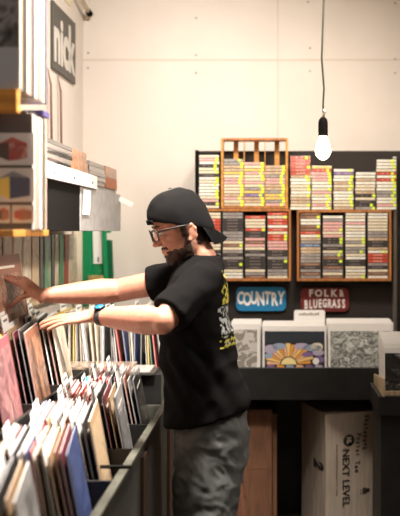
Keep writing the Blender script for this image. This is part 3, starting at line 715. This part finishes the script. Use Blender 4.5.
for k in range(10):
    b = bmesh.new(); box(b, -.155, .155, 0, .006, 0, .205+.004*k if k else .195, 0, .0015)
    me = make_mesh('record', b, [WE])
    o = link_mesh('record', me, (.487+.158, 3.52+k*.018, .897), (-.06,0,0))
    tag(o, 'black record wrapped in creased clear plastic in the crate at right' if k == 0 else f'white edged record in the right crate, {ORD[k]} behind the black one', 'record', 'records in the right crate')
    if k == 0:
        c_ = bmesh.new(); box(c_, -.150, .153, -.0015, .001, .004, .168)
        link_mesh('cover', make_mesh('cover', c_, [artmat('creased_wrap', [(.01,.01,.01),(.03,.03,.03),(.01,.01,.01),(.35,.35,.36)], 18, rough=.1, coat=1)]), (0,0,0), (0,0,0), o)

# ================================================================== THE MAN
def ev_mesh(bm, name, mats, voxel, smooth_it=6, fac=.5, disp=None):
    bmesh.ops.recalc_face_normals(bm, faces=bm.faces[:])
    me = bpy.data.meshes.new(name); bm.to_mesh(me); bm.free()
    o = bpy.data.objects.new(name, me); C.objects.link(o)
    m = o.modifiers.new('r', 'REMESH'); m.mode = 'VOXEL'; m.voxel_size = voxel
    if smooth_it:
        m = o.modifiers.new('s', 'SMOOTH'); m.factor = fac; m.iterations = smooth_it
    bpy.context.view_layer.update()
    me2 = bpy.data.meshes.new_from_object(o.evaluated_get(bpy.context.evaluated_depsgraph_get()))
    bpy.data.objects.remove(o); bpy.data.meshes.remove(me)
    for m in mats: me2.materials.append(m)
    for p in me2.polygons: p.use_smooth = True
    me2.name = name
    if disp:
        nn = [v.normal.copy() for v in me2.vertices]
        for v, n in zip(me2.vertices, nn): v.co += n*disp(v.co, n)
    return me2
SKIN = mat('skin', (.43,.195,.125), .5, noise_amt=.12, scale=60, bump=.03)
SKIN.node_tree.nodes['Principled BSDF'].inputs['Subsurface Weight'].default_value = .08
SKIN.node_tree.nodes['Principled BSDF'].inputs['Subsurface Radius'].default_value = (.02,.008,.004)
BASE = Vector((-.22, 2.9, 0))
YM = 2.9
# head frame: local face direction -x, up z
HC = Vector((-.327, 2.885, 1.617))
yaw, pitch = math.radians(20), math.radians(19)
HM = Matrix.Translation(HC) @ Matrix.Rotation(yaw, 4, 'Z') @ Matrix.Rotation(-pitch, 4, 'Y')
bm = bmesh.new()
hb = bmesh.new()
ball(hb, (.002,0,.024), (.097,.076,.086), seg=28)            # cranium
ball(hb, (-.030,0,-.020), (.062,.064,.080), seg=24)          # face mass
ball(hb, (-.040,0,-.080), (.040,.042,.036), seg=20)          # jaw
ball(hb, (-.066,0,-.104), (.021,.022,.018), seg=16)          # chin
ball(hb, (-.010,.046,-.062), (.040,.020,.034), seg=16); ball(hb, (-.010,-.046,-.062), (.040,.020,.034), seg=16)
capsule(hb, (-.084,0,.014), (-.104,0,-.028), .008, .0105)    # nose bridge
ball(hb, (-.108,0,-.033), (.012,.011,.010)); ball(hb, (-.098,.011,-.037), .008, seg=12); ball(hb, (-.098,-.011,-.037), .008, seg=12)
for s_ in (-1, 1):
    ball(hb, (-.080,s_*.026,.021), (.013,.024,.008), seg=14)    # brow
    ball(hb, (-.070,s_*.036,-.022), (.020,.020,.018), seg=14)   # cheek
    ball(hb, (.012,s_*.079,-.026), (.019,.008,.031), Matrix.Rotation(.2*s_,4,'Z') @ Matrix.Rotation(-.2,4,'Y'), seg=14)   # ear shell
    capsule(hb, (.022,s_*.085,-.002), (.029,s_*.087,-.020), .005, .005, 8)
    capsule(hb, (.000,s_*.084,.000), (.020,s_*.086,.003), .005, .005, 8)
    ball(hb, (.000,s_*.078,-.048), (.010,.008,.012), seg=10)
ball(hb, (-.083,0,-.064), (.013,.022,.007)); ball(hb, (-.081,0,-.074), (.012,.020,.007)); ball(hb, (-.066,0,-.070), (.026,.030,.028)); ball(hb, (-.064,0,-.088), (.022,.026,.02))   # lips
merge(bm, hb, HM)
def hp(x, y, z): return HM @ Vector((x, y, z))
# neck
tube(bm, [hp(.018,0,-.02), hp(.018,0,-.06), (-.262,2.895,1.515), (-.245,2.9,1.47), (-.24,2.9,1.40)], [(.050,.052),(.052,.054),(.054,.056),(.056,.060),(.06,.06)], 20, ref=(-1,0,0))
# torso
TOR = [(.80,-.215,.10,.13),(.90,-.222,.108,.14),(1.0,-.232,.110,.14),(1.1,-.250,.118,.152),(1.2,-.270,.112,.160),(1.3,-.282,.108,.175),(1.38,-.278,.092,.175),(1.44,-.266,.066,.145),(1.475,-.255,.045,.09)]
def rings(bm, secs, Yc=2.9, n=32, pw=2.4, tw=0):
    rr = []
    for z, cx, rx, ry in secs:
        ring = []
        for k in range(n):
            a = 2*PI*k/n; c, s = math.cos(a), math.sin(a)
            e = 2/pw
            xx = rx*abs(c)**e*(1 if c >= 0 else -1); yy = ry*abs(s)**e*(1 if s >= 0 else -1)
            ring.append(bm.verts.new((cx + xx + tw*yy, Yc + yy - tw*xx*0, z)))
        rr.append(ring)
    for i in range(len(rr)-1):
        for k in range(n): bm.faces.new((rr[i][k], rr[i][(k+1) % n], rr[i+1][(k+1) % n], rr[i+1][k]))
    bm.faces.new(rr[0][::-1]); bm.faces.new(rr[-1])
TW = -.11                                                     # the far shoulder reaches forward
rings(bm, TOR, tw=TW)
LSh, LEl, LWr = Vector((-.236,2.750,1.425)), Vector((-.355,2.61,1.308)), Vector((-.600,2.735,1.311))
RSh, REl, RWr = Vector((-.325,3.065,1.425)), Vector((-.590,3.09,1.372)), Vector((-.858,2.985,1.360))
def lerp(a, b, t): return a*(1-t)+b*t
def arm(bm, s, e, w_):
    pts = [s, lerp(s,e,.35), lerp(s,e,.75), e, lerp(e,w_,.22), lerp(e,w_,.5), lerp(e,w_,.8), w_]
    tube(bm, pts, [.052,.050,.046,.045,.050,.043,.033,(.029,.024)], 18)
    ball(bm, s, .052); ball(bm, e, .044)
arm(bm, LSh, LEl, LWr); arm(bm, RSh, REl, RWr)
def hand(bm, w_, f, b, right, curls, spread=(.16,.04,-.07,-.2), thumb=None, size=1.0):
    f = Vector(f).normalized(); b = Vector(b); b = (b - f*b.dot(f)).normalized()
    t = (b.cross(f) if right else f.cross(b)).normalized()     # toward the thumb
    # palm: a flattened swept shape
    pts = [w_-f*.02, w_+f*.015, w_+f*.05, w_+f*.085, w_+f*.098]
    up = b
    tube(bm, pts, [(.027,.021),(.031,.019),(.039,.016),(.041,.0135),(.034,.010)], 18, ref=tuple(up))
    ball(bm, w_+f*.035+t*.022-b*.008, (.022,.018,.016))
    lens = [(.043,.026,.021),(.048,.030,.023),(.044,.028,.022),(.034,.021,.019)]
    tips = []
    for k in range(4):
        off = (.030, .010, -.011, -.030)[k]
        root = w_+f*((.092,.096,.091,.082)[k])+t*off
        d = (f + t*spread[k]).normalized(); bb = b
        p = root - d*.015; r = (.0092,.0096,.0092,.0080)[k]
        ang = 0
        cur = curls[k]
        q0 = root
        for j in range(3):
            ang += cur[j]
            dd = (d*math.cos(ang) - bb*math.sin(ang)).normalized()
            q1 = q0 + dd*lens[k][j]
            capsule(bm, p if j == 0 else q0, q1, r*(1-.06*j), r*(1-.06*(j+1)), 12)
            q0 = q1
        tips.append(q0)
    # thumb leaves the side of the palm near its base
    tr = w_+f*.028+t*.026-b*.004
    dirs = thumb or [(f*.75+t*.62-b*.12), (f*.92+t*.32-b*.15), (f*.98+t*.1-b*.2)]
    q0 = tr; L = (.040,.032,.026); R = (.0125,.0105,.0098,.0085)
    for j in range(3):
        q1 = q0 + Vector(dirs[j]).normalized()*L[j]; capsule(bm, q0, q1, R[j], R[j+1], 12); q0 = q1
    return tips
hand(bm, LWr, (-1,.03,-.10), (.05,-.32,1), False, [(.10,.12,.10),(.06,.14,.12),(.05,.14,.12),(.02,.18,.14)], spread=(.18,.03,-.12,-.30))
hand(bm, RWr, (-.74,-.06,.60), (.58,-.30,.75), True, [(.30,.40,.25),(.42,.45,.3),(.5,.5,.35),(.55,.55,.4)],
     thumb=[Vector((-.75,-.45,-.25)), Vector((-.72,-.10,-.62)), Vector((-.75,.1,-.55))], spread=(.10,.02,-.05,-.12))
# legs
LH, LK, LA = Vector((-.220,2.80,.86)), Vector((-.232,2.785,.50)), Vector((-.205,2.78,.09))
RH, RK, RA = Vector((-.205,3.0,.86)), Vector((-.148,3.01,.50)), Vector((-.085,3.02,.09))
for h, k_, a in ((LH,LK,LA),(RH,RK,RA)):
    pts = [h, lerp(h,k_,.3), lerp(h,k_,.7), k_, lerp(k_,a,.25)+Vector((.015,0,0)), lerp(k_,a,.6)+Vector((.006,0,0)), lerp(k_,a,.92), a]
    tube(bm, pts, [.064,.064,.060,.055,.058,.045,.035,.037], 20)
    ball(bm, a+Vector((-.05,0,-.045)), (.11,.042,.035)); ball(bm, a+Vector((.03,0,-.035)), (.035,.034,.045))
body_me = ev_mesh(bm, 'person', [SKIN], .0040, 5, .5)
body_me.transform(Matrix.Translation(-BASE))
body = bpy.data.objects.new('person', body_me); C.objects.link(body); body.location = BASE
tag(body, 'bearded person in a black T-shirt, backwards black cap and grey shorts flipping through records', 'person')
def wear(name, me, par=None, lab=None):
    me.transform(Matrix.Translation(-BASE)); o = bpy.data.objects.new(name, me); C.objects.link(o); o.parent = par or body
    if lab: o['label'] = lab
    return o
# ---- shirt
SH = mat('black_cotton', (.0042,.0038,.0037), .95, spec=.08)
SHR = [(.955,-.235,.150,.190),(1.0,-.234,.152,.186),(1.05,-.243,.149,.182),(1.1,-.254,.143,.180),(1.2,-.273,.134,.182),(1.3,-.284,.124,.192),(1.38,-.276,.112,.195),(1.445,-.262,.092,.165),(1.485,-.250,.074,.112),(1.512,-.246,.064,.078)]
bm = bmesh.new(); rings(bm, SHR, tw=TW, n=40)
for v in bm.verts:                                              # hem hangs lower in front
    if v.co.z < .97: v.co.z += (v.co.x+.235)*.28 - .012
def sleeve(bm, s, e, t_end, r0, r1, inner):
    d = (e-s).normalized()
    pts = [inner, s-d*.02, lerp(s,e,.3), lerp(s,e,t_end*.75), lerp(s,e,t_end)]
    tube(bm, pts, [r0*1.0,r0*.95,r0*.96,(r0+r1)/2,r1], 22)
    ball(bm, s, r0*.93)
sleeve(bm, LSh, LEl, .84, .068, .066, Vector((-.23,2.80,1.40)))
sleeve(bm, RSh, REl, .55, .070, .066, Vector((-.27,2.98,1.40)))
def shirt_disp(co, n):
    w_ = noise.noise(Vector((co.x*7, co.y*7, co.z*11)))*.006 + noise.noise(Vector((co.x*5+co.z*14, co.y*9, co.z*6-co.x*10)))*.006
    w_ += .004*(1-abs(noise.noise(Vector((co.x*9+co.z*7, co.y*8, co.z*13-co.x*8))))*2.2)
    # drag folds radiating from the near armpit and along the flank
    w_ += .007*math.sin((co.z*1.0+co.x*1.7)*46+2*noise.noise(co*5))*max(0, 1-abs(co.z-1.12)/.2)*.8
    return w_
shirt_me = ev_mesh(bm, 'shirt', [SH], .006, 6, .5, shirt_disp)
keep = shirt_me.copy()
shirt = wear('shirt', shirt_me, lab='black short-sleeved T-shirt')
# ---- print on the back: a thin printed layer that follows the shirt
b2 = bmesh.new(); b2.from_mesh(keep)
dele = []
for f in b2.faces:
    c = f.calc_center_median(); n = f.normal
    k = None
    if n.x > .25 and 2.74 < c.y < 3.0 and c.z < 1.46 and c.z > 1.20:
        u = (c.y-2.74)*1.0; v = c.z
        h = noise.noise(Vector((c.y*70, c.z*60, 3.1)))
        if c.z > 1.345 and 2.76 < c.y < 2.93: k = 0 if h > .02 else None
        elif 1.245 < c.z <= 1.34 : k = 1 if h > .06 else None
        elif c.z <= 1.24: k = 0 if (math.sin(c.z*330) > .0 and h > -.25) else (1 if h > .25 else None)
    if k is None: dele.append(f)
    else: f.material_index = k
bmesh.ops.delete(b2, geom=dele, context='FACES')
for v in b2.verts: v.co += v.normal*.0012
me = bpy.data.meshes.new('back_print'); b2.to_mesh(me); b2.free()
me.materials.append(mat('yellow_print',(.40,.35,.04),.7)); me.materials.append(mat('white_print',(.32,.33,.32),.7))
wear('back_print', me, shirt, 'yellow and white print on the back of the shirt')
bpy.data.meshes.remove(keep)
# collar ring
# ---- shorts
SHO = mat('grey_shorts_cloth', (.085,.087,.085), .85, noise_amt=.3, scale=30, bump=.1)
bm = bmesh.new()
rings(bm, [(.78,-.218,.132,.176),(.86,-.218,.133,.180),(.94,-.224,.132,.176),(1.02,-.232,.128,.168)], tw=-.05, n=36)
tube(bm, [(-.220,2.82,.95),(-.220,2.81,.86),(-.224,2.80,.74),(-.230,2.79,.66),(-.234,2.785,.598)], [(.060,.09),(.086,.124),(.094,.118),(.094,.110),(.092,.102)], 28, ref=(-1,0,0))
tube(bm, [(-.210,3.0,.86),(-.204,3.005,.76),(-.206,3.01,.68),(-.204,3.01,.65)], [(.098,.130),(.092,.112),(.090,.098),(.088,.092)], 28, ref=(-1,0,0))
def ridge(p): return (1-abs(noise.noise(p))*2.2)
def shorts_disp(co, n):
    return .006*ridge(Vector((co.x*8+co.z*5, co.y*7, co.z*17-co.x*9))) + .003*ridge(Vector((co.x*22, co.y*14+5, co.z*30+co.x*18))) - .003 + noise.noise(Vector((co.x*9, co.y*9, co.z*26)))*.003 + noise.noise(Vector((co.x*6, co.y*6, co.z*8+7)))*.006
shorts = wear('shorts', ev_mesh(bm, 'shorts', [SHO], .0065, 5, .5, shorts_disp), lab='grey knee-length shorts')
# ---- shoes
for nm_, a in (('shoe', LA), ('shoe', RA)):
    bm = bmesh.new(); ball(bm, a+Vector((-.065,0,-.050)), (.135,.052,.036)); ball(bm, a+Vector((.02,0,-.03)), (.055,.046,.052))
    box(bm, a.x-.19, a.x+.07, a.y-.045, a.y+.045, .003, .028, bev=.008)
    wear(nm_, ev_mesh(bm, nm_, [BLK], .006, 4, .5), lab='black shoe')
# ---- cap
CAPM = mat('black_cap_twill', (.005,.0047,.0047), .9, spec=.1, bump=.1, scale=200)
bm = bmesh.new()
N, Mr = 40, 14
def edge_z(x): return .050 - (x+.10)*.48
cverts = []
for j in range(Mr+1):
    th = (PI/2)*(j/Mr)
    ring = []
    for k in range(N):
        a = 2*PI*k/N
        xe, ye = .004+.112*math.cos(a), .089*math.sin(a)
        r_ = math.cos(th)**.72 if j < Mr else 0.0
        x_, y_ = .004+(xe-.004)*r_, ye*r_
        ze = edge_z(xe)
        top = .138
        z_ = ze + (top-ze)*math.sin(th)**.95
        # slight bulge
        ring.append(bm.verts.new((x_+.004*math.sin(th*2), y_, z_)))
    cverts.append(ring)
for j in range(Mr):
    for k in range(N):
        try: bm.faces.new((cverts[j][k], cverts[j][(k+1) % N], cverts[j+1][(k+1) % N], cverts[j+1][k]))
        except Exception: pass
bmesh.ops.remove_doubles(bm, verts=bm.verts[:], dist=.0003)
bmesh.ops.recalc_face_normals(bm, faces=bm.faces[:])
for v in bm.verts: v.co += Vector((0,0,noise.noise(v.co*38)*.004)) + v.normal*(noise.noise(v.co*24+Vector((3,0,0)))*.005)
me = bpy.data.meshes.new('cap'); bm.to_mesh(me); bm.free()
o = bpy.data.objects.new('c', me); C.objects.link(o); m = o.modifiers.new('s','SOLIDIFY'); m.thickness = .003; m.offset = -1
m = o.modifiers.new('u','SUBSURF'); m.levels = 1; m.render_levels = 1
bpy.context.view_layer.update(); me2 = bpy.data.meshes.new_from_object(o.evaluated_get(bpy.context.evaluated_depsgraph_get())); bpy.data.objects.remove(o)
me2.transform(HM); me2.materials.append(CAPM); me2.name = 'cap'
for p_ in me2.polygons: p_.use_smooth = True
cap = wear('cap', me2, lab='black cap worn backwards')
bm = bmesh.new()                                                # brim at the back of the head
rows = []
for j in range(9):
    u = j/8
    row_ = []
    for k in range(17):
        a = math.radians(-62+124*k/16)
        r0 = .100; ext = .075*max(0, math.cos(a*1.2))**.5*u
        x_ = .006+math.cos(a)*(r0+.006)+ext*.50; y_ = math.sin(a)*.086*(1+.04*u)
        z_ = edge_z(x_-ext*.50) + .006 - ext*.60 - (y_/.086)**2*.062*u
        row_.append(bm.verts.new((x_, y_, z_)))
    rows.append(row_)
for j in range(8):
    for k in range(16): bm.faces.new((rows[j][k], rows[j][k+1], rows[j+1][k+1], rows[j+1][k]))
bmesh.ops.solidify(bm, geom=bm.faces[:], thickness=.004)
bm.transform(HM); b_ = obj('brim', bm, CAPM, body, smooth=True); b_.parent = cap
bm = bmesh.new(); ball(bm, (.006,0,.140), (.007,.007,.002)); bm.transform(HM); b_ = obj('cap_button', bm, CAPM, body); b_.parent = cap
bm = bmesh.new(); tube(bm, [(-.101,-.045,.047),(-.108,-.02,.050),(-.111,.0,.051),(-.108,.02,.050),(-.101,.045,.047)], [(.009,.002)]*5, 10, ref=(-1,0,0)); bm.transform(HM); b_ = obj('cap_strap', bm, CAPM, body); b_.parent = cap
# ---- hair (nape, sideburn, tuft through the strap opening)
HAIR = mat('dark_brown_hair', (.045,.022,.012), .7, noise_amt=.5, scale=90)
def shell(pred, off, name, m, jit=0, par=None, lab=None):
    b2 = bmesh.new(); b2.from_mesh(body_me)
    inv = HM.inverted() @ Matrix.Translation(BASE)
    dele = []
    for f in b2.faces:
        c = inv @ f.calc_center_median()
        if abs(c.x) > .2 or abs(c.z) > .17 or not pred(c): dele.append(f)
    bmesh.ops.delete(b2, geom=dele, context='FACES')
    for v in b2.verts:
        n_ = noise.noise(v.co*160)
        e = 1.0 if not v.is_boundary else .0
        v.co += v.normal*(off*e+jit*n_*e)
    me = bpy.data.meshes.new(name); b2.to_mesh(me); b2.free(); me.materials.clear(); me.materials.append(m)
    o = bpy.data.objects.new(name, me); C.objects.link(o); o.parent = par or body
    if lab: o['label'] = lab
    return o
def beard(c):
    n_ = noise.noise(c*60)*.006
    if c.z < -.122: return False
    jawline = -.052 + n_ - max(0, (c.x+.02))*-.35               # upper border rises to the sideburn
    side = c.z < (-.068 + n_ + max(0, (c.x+.030))*1.5) and c.x < .002 and c.x > -.098
    lips = abs(c.y) < .020 and -.0795 < c.z < -.0585 and c.x < -.078
    must = c.x < -.070 and abs(c.y) < .030 and -.060 < c.z < -.050+n_*.4
    under = c.z < -.118 and c.x > -.03
    return (side or must) and not lips and not under and abs(c.y) < .082
shell(beard, .0035, 'beard', HAIR, .003, lab='short dark beard')
def hairf(c):
    back = c.x > .028 and c.z > -.075+noise.noise(c*50)*.01 and c.z < .07
    sideb = c.z > -.035 and c.z < .05 and -.022 < c.x < .002 and abs(c.y) > .045
    abv = c.z > .012 and c.x > -.03 and abs(c.y) > .05 and c.z < .06
    front = c.x < -.06 and c.z > .058 and c.z < .085
    return (back or sideb or abv or front) and not (abs(c.y) > .083)
shell(hairf, .005, 'hair', HAIR, .003, lab='short dark hair under the cap')
# ---- eyes and eyebrows
for s_ in (-1, 1):
    bm = bmesh.new(); ball(bm, (-.0815,s_*.031,.004), (.0105,.0125,.0085), seg=16); bm.transform(HM); e_ = obj('eye', bm, mat('eye_white', (.7,.65,.6), .2), body, smooth=True)
    bm = bmesh.new(); ball(bm, (-.0905,s_*.031,.001), (.0030,.0050,.0050), seg=12); bm.transform(HM); q_ = obj('iris', bm, mat('dark_iris', (.03,.015,.01), .15), body); q_.parent = e_
    bm = bmesh.new(); ball(bm, (-.0805,s_*.031,.0085), (.0130,.0145,.0065), seg=16); bm.transform(HM); obj('eyelid', bm, SKIN, body, smooth=True)
    bm = bmesh.new(); tube(bm, [(-.094,s_*.012,.024),(-.093,s_*.028,.029),(-.082,s_*.044,.025)], [.0025,.0035,.002], 8, ref=(0,0,1)); bm.transform(HM); obj('eyebrow', bm, HAIR, body)
# ---- glasses
gl = bmesh.new()
FRM = mat('dark_tortoise', (.010,.007,.006), .5, spec=.3)
def lens_outline(s_, n=28, rx=.0255, rz=.021):
    pts = []
    for k in range(n):
        a = 2*PI*k/n; e = 2/3.2
        yy = rx*abs(math.cos(a))**e*(1 if math.cos(a) >= 0 else -1); zz_ = rz*abs(math.sin(a))**e*(1 if math.sin(a) >= 0 else -1)
        pts.append(Vector((-.109+abs(s_*.034+yy)**2*2.2, s_*.034+yy, -.001+zz_)))
    return pts
for s_ in (-1, 1):
    pts = lens_outline(s_); pts2 = pts+[pts[0], pts[1]]
    tube(gl, pts2, .0022, 8, ref=(-1,0,0))
    tube(gl, [(-.098,s_*.060,.010),(-.080,s_*.078,.012),(-.02,s_*.0865,.006),(.012,s_*.0865,.002),(.030,s_*.084,-.014)], [(.0018,.0035)]*5, 8, ref=(0,0,1))
tube(gl, [(-.107,-.010,.006),(-.112,0,.009),(-.107,.010,.006)], .0022, 8, ref=(0,0,1))
gl.transform(HM); gobj = obj('glasses', gl, FRM, body, smooth=True, label='dark framed glasses')
for s_ in (-1, 1):
    bm = bmesh.new(); poly(bm, lens_outline(s_)); bmesh.ops.solidify(bm, geom=bm.faces[:], thickness=.0015); bm.transform(HM); l_ = obj('lens', bm, mat('lens_glass', (.75,.62,.55), .05, alpha=.22, spec=1), body); l_.parent = gobj
# ---- watch
d = (LWr-LEl).normalized(); wc = lerp(LEl, LWr, .90)
bm = bmesh.new()
M = Matrix.Translation(wc) @ d.to_track_quat('Z','Y').to_matrix().to_4x4()
n = 32; R0 = .0345
tube(bm, [wc-d*.011, wc-d*.010, wc+d*.010, wc+d*.011], [(.032,.029),(.0345,.0315),(.0335,.0305),(.031,.028)], 32)
wt = obj('watch', bm, mat('black_rubber', (.012,.012,.013), .6), body, smooth=True, label='black wrist watch')
upn = (Vector((.0,-.45,1)) - d*Vector((.0,-.45,1)).dot(d)).normalized(); sd = d.cross(upn)
Mw = Matrix((( *sd, 0),( *d, 0),( *upn, 0),(0,0,0,1))).transposed(); Mw.translation = wc + upn*.034
bm = bmesh.new(); tube(bm, [(0,0,-.004),(0,0,-.003),(0,0,.003),(0,0,.004)], [.017,.018,.018,.0165], 28); bm.transform(Mw); k_ = obj('watch_case', bm, BLK, body); k_.parent = wt
bm = bmesh.new(); tube(bm, [(0,0,.0038),(0,0,.0046)], .0145, 28); bm.transform(Mw); k_ = obj('watch_face', bm, mat('blue_watch_face', (.02,.22,.60), .2, coat=.5), body, label='blue watch face'); k_.parent = wt

# ---- the record he lifts
o = link_mesh('record', sleeve_mesh('brown', .006, 1), (-.945, 3.0, 1.20), (0, -.16, 0))
tag(o, 'brown record sleeve being lifted out of the raised bin by his right hand', 'record')
o = link_mesh('record', sleeve_mesh('tan', .005, 0), (-.965, 2.99, 1.175), (0, -.18, .03))
tag(o, 'tan record sleeve tipped just behind the one in his right hand', 'record')

# ------------------------------------------------------------------ lights of the shop and added fill lights
def area(name, loc, target, size, power, col, sy=None, spread=None):
    l = bpy.data.lights.new(name, 'AREA'); l.energy = power; l.color = col; l.size = size
    if sy: l.shape = 'RECTANGLE'; l.size_y = sy
    if spread: l.spread = spread
    o = bpy.data.objects.new(name, l); C.objects.link(o); o.location = loc
    o.rotation_euler = (Vector(target)-Vector(loc)).to_track_quat('-Z','Y').to_euler(); return o
area('ceiling_lamp_bins', (-.30,2.45,3.0), (-.80,2.6,1.1), .22, 50, (1,.91,.83), spread=math.radians(80))
area('ceiling_lamp_wall', (-.40,3.25,3.0), (-.62,4.6,1.80), .2, 11.5, (1,.92,.85), spread=math.radians(125))
area('ceiling_lamp_display', (.30,3.1,3.05), (.3,4.4,1.6), .35, 12, (1,.89,.78), spread=math.radians(100))
area('aisle_fill_light', (1.7,2.4,2.95), (-1.0,3.2,1.35), .3, 11, (1,.9,.8), spread=math.radians(60))  # added fill, brightens the sleeves on the wall ledge under the shelf
area('room_fill_light', (.45,1.0,3.0), (-.05,3.4,.9), .45, 8, (1,.88,.76))  # added faint overall fill, also lifts the pale box under the counter
w = bpy.data.worlds.new('World'); bpy.context.scene.world = w; w.use_nodes = True
w.node_tree.nodes['Background'].inputs[0].default_value = (1,.85,.7,1); w.node_tree.nodes['Background'].inputs[1].default_value = .05

# ------------------------------------------------------------------ camera
cam = bpy.data.cameras.new('Camera'); co = bpy.data.objects.new('Camera', cam); C.objects.link(co)
co.location = (0,0,CZ); co.rotation_euler = (PI/2,0,0)
cam.sensor_fit = 'HORIZONTAL'; cam.sensor_width = 36; cam.lens = F/400*36
cam.shift_x = -(PX-200)/400; cam.shift_y = -(258-PY)/400
cam.dof.use_dof = True; cam.dof.focus_distance = 3.15; cam.dof.aperture_fstop = 2.6
cam.clip_start = .05
sc = bpy.context.scene; sc.camera = co
sc.view_settings.view_transform = 'Standard'; sc.view_settings.look = 'None'; sc.view_settings.gamma = 1
sc.view_settings.use_curve_mapping = False; sc.view_settings.exposure = .2
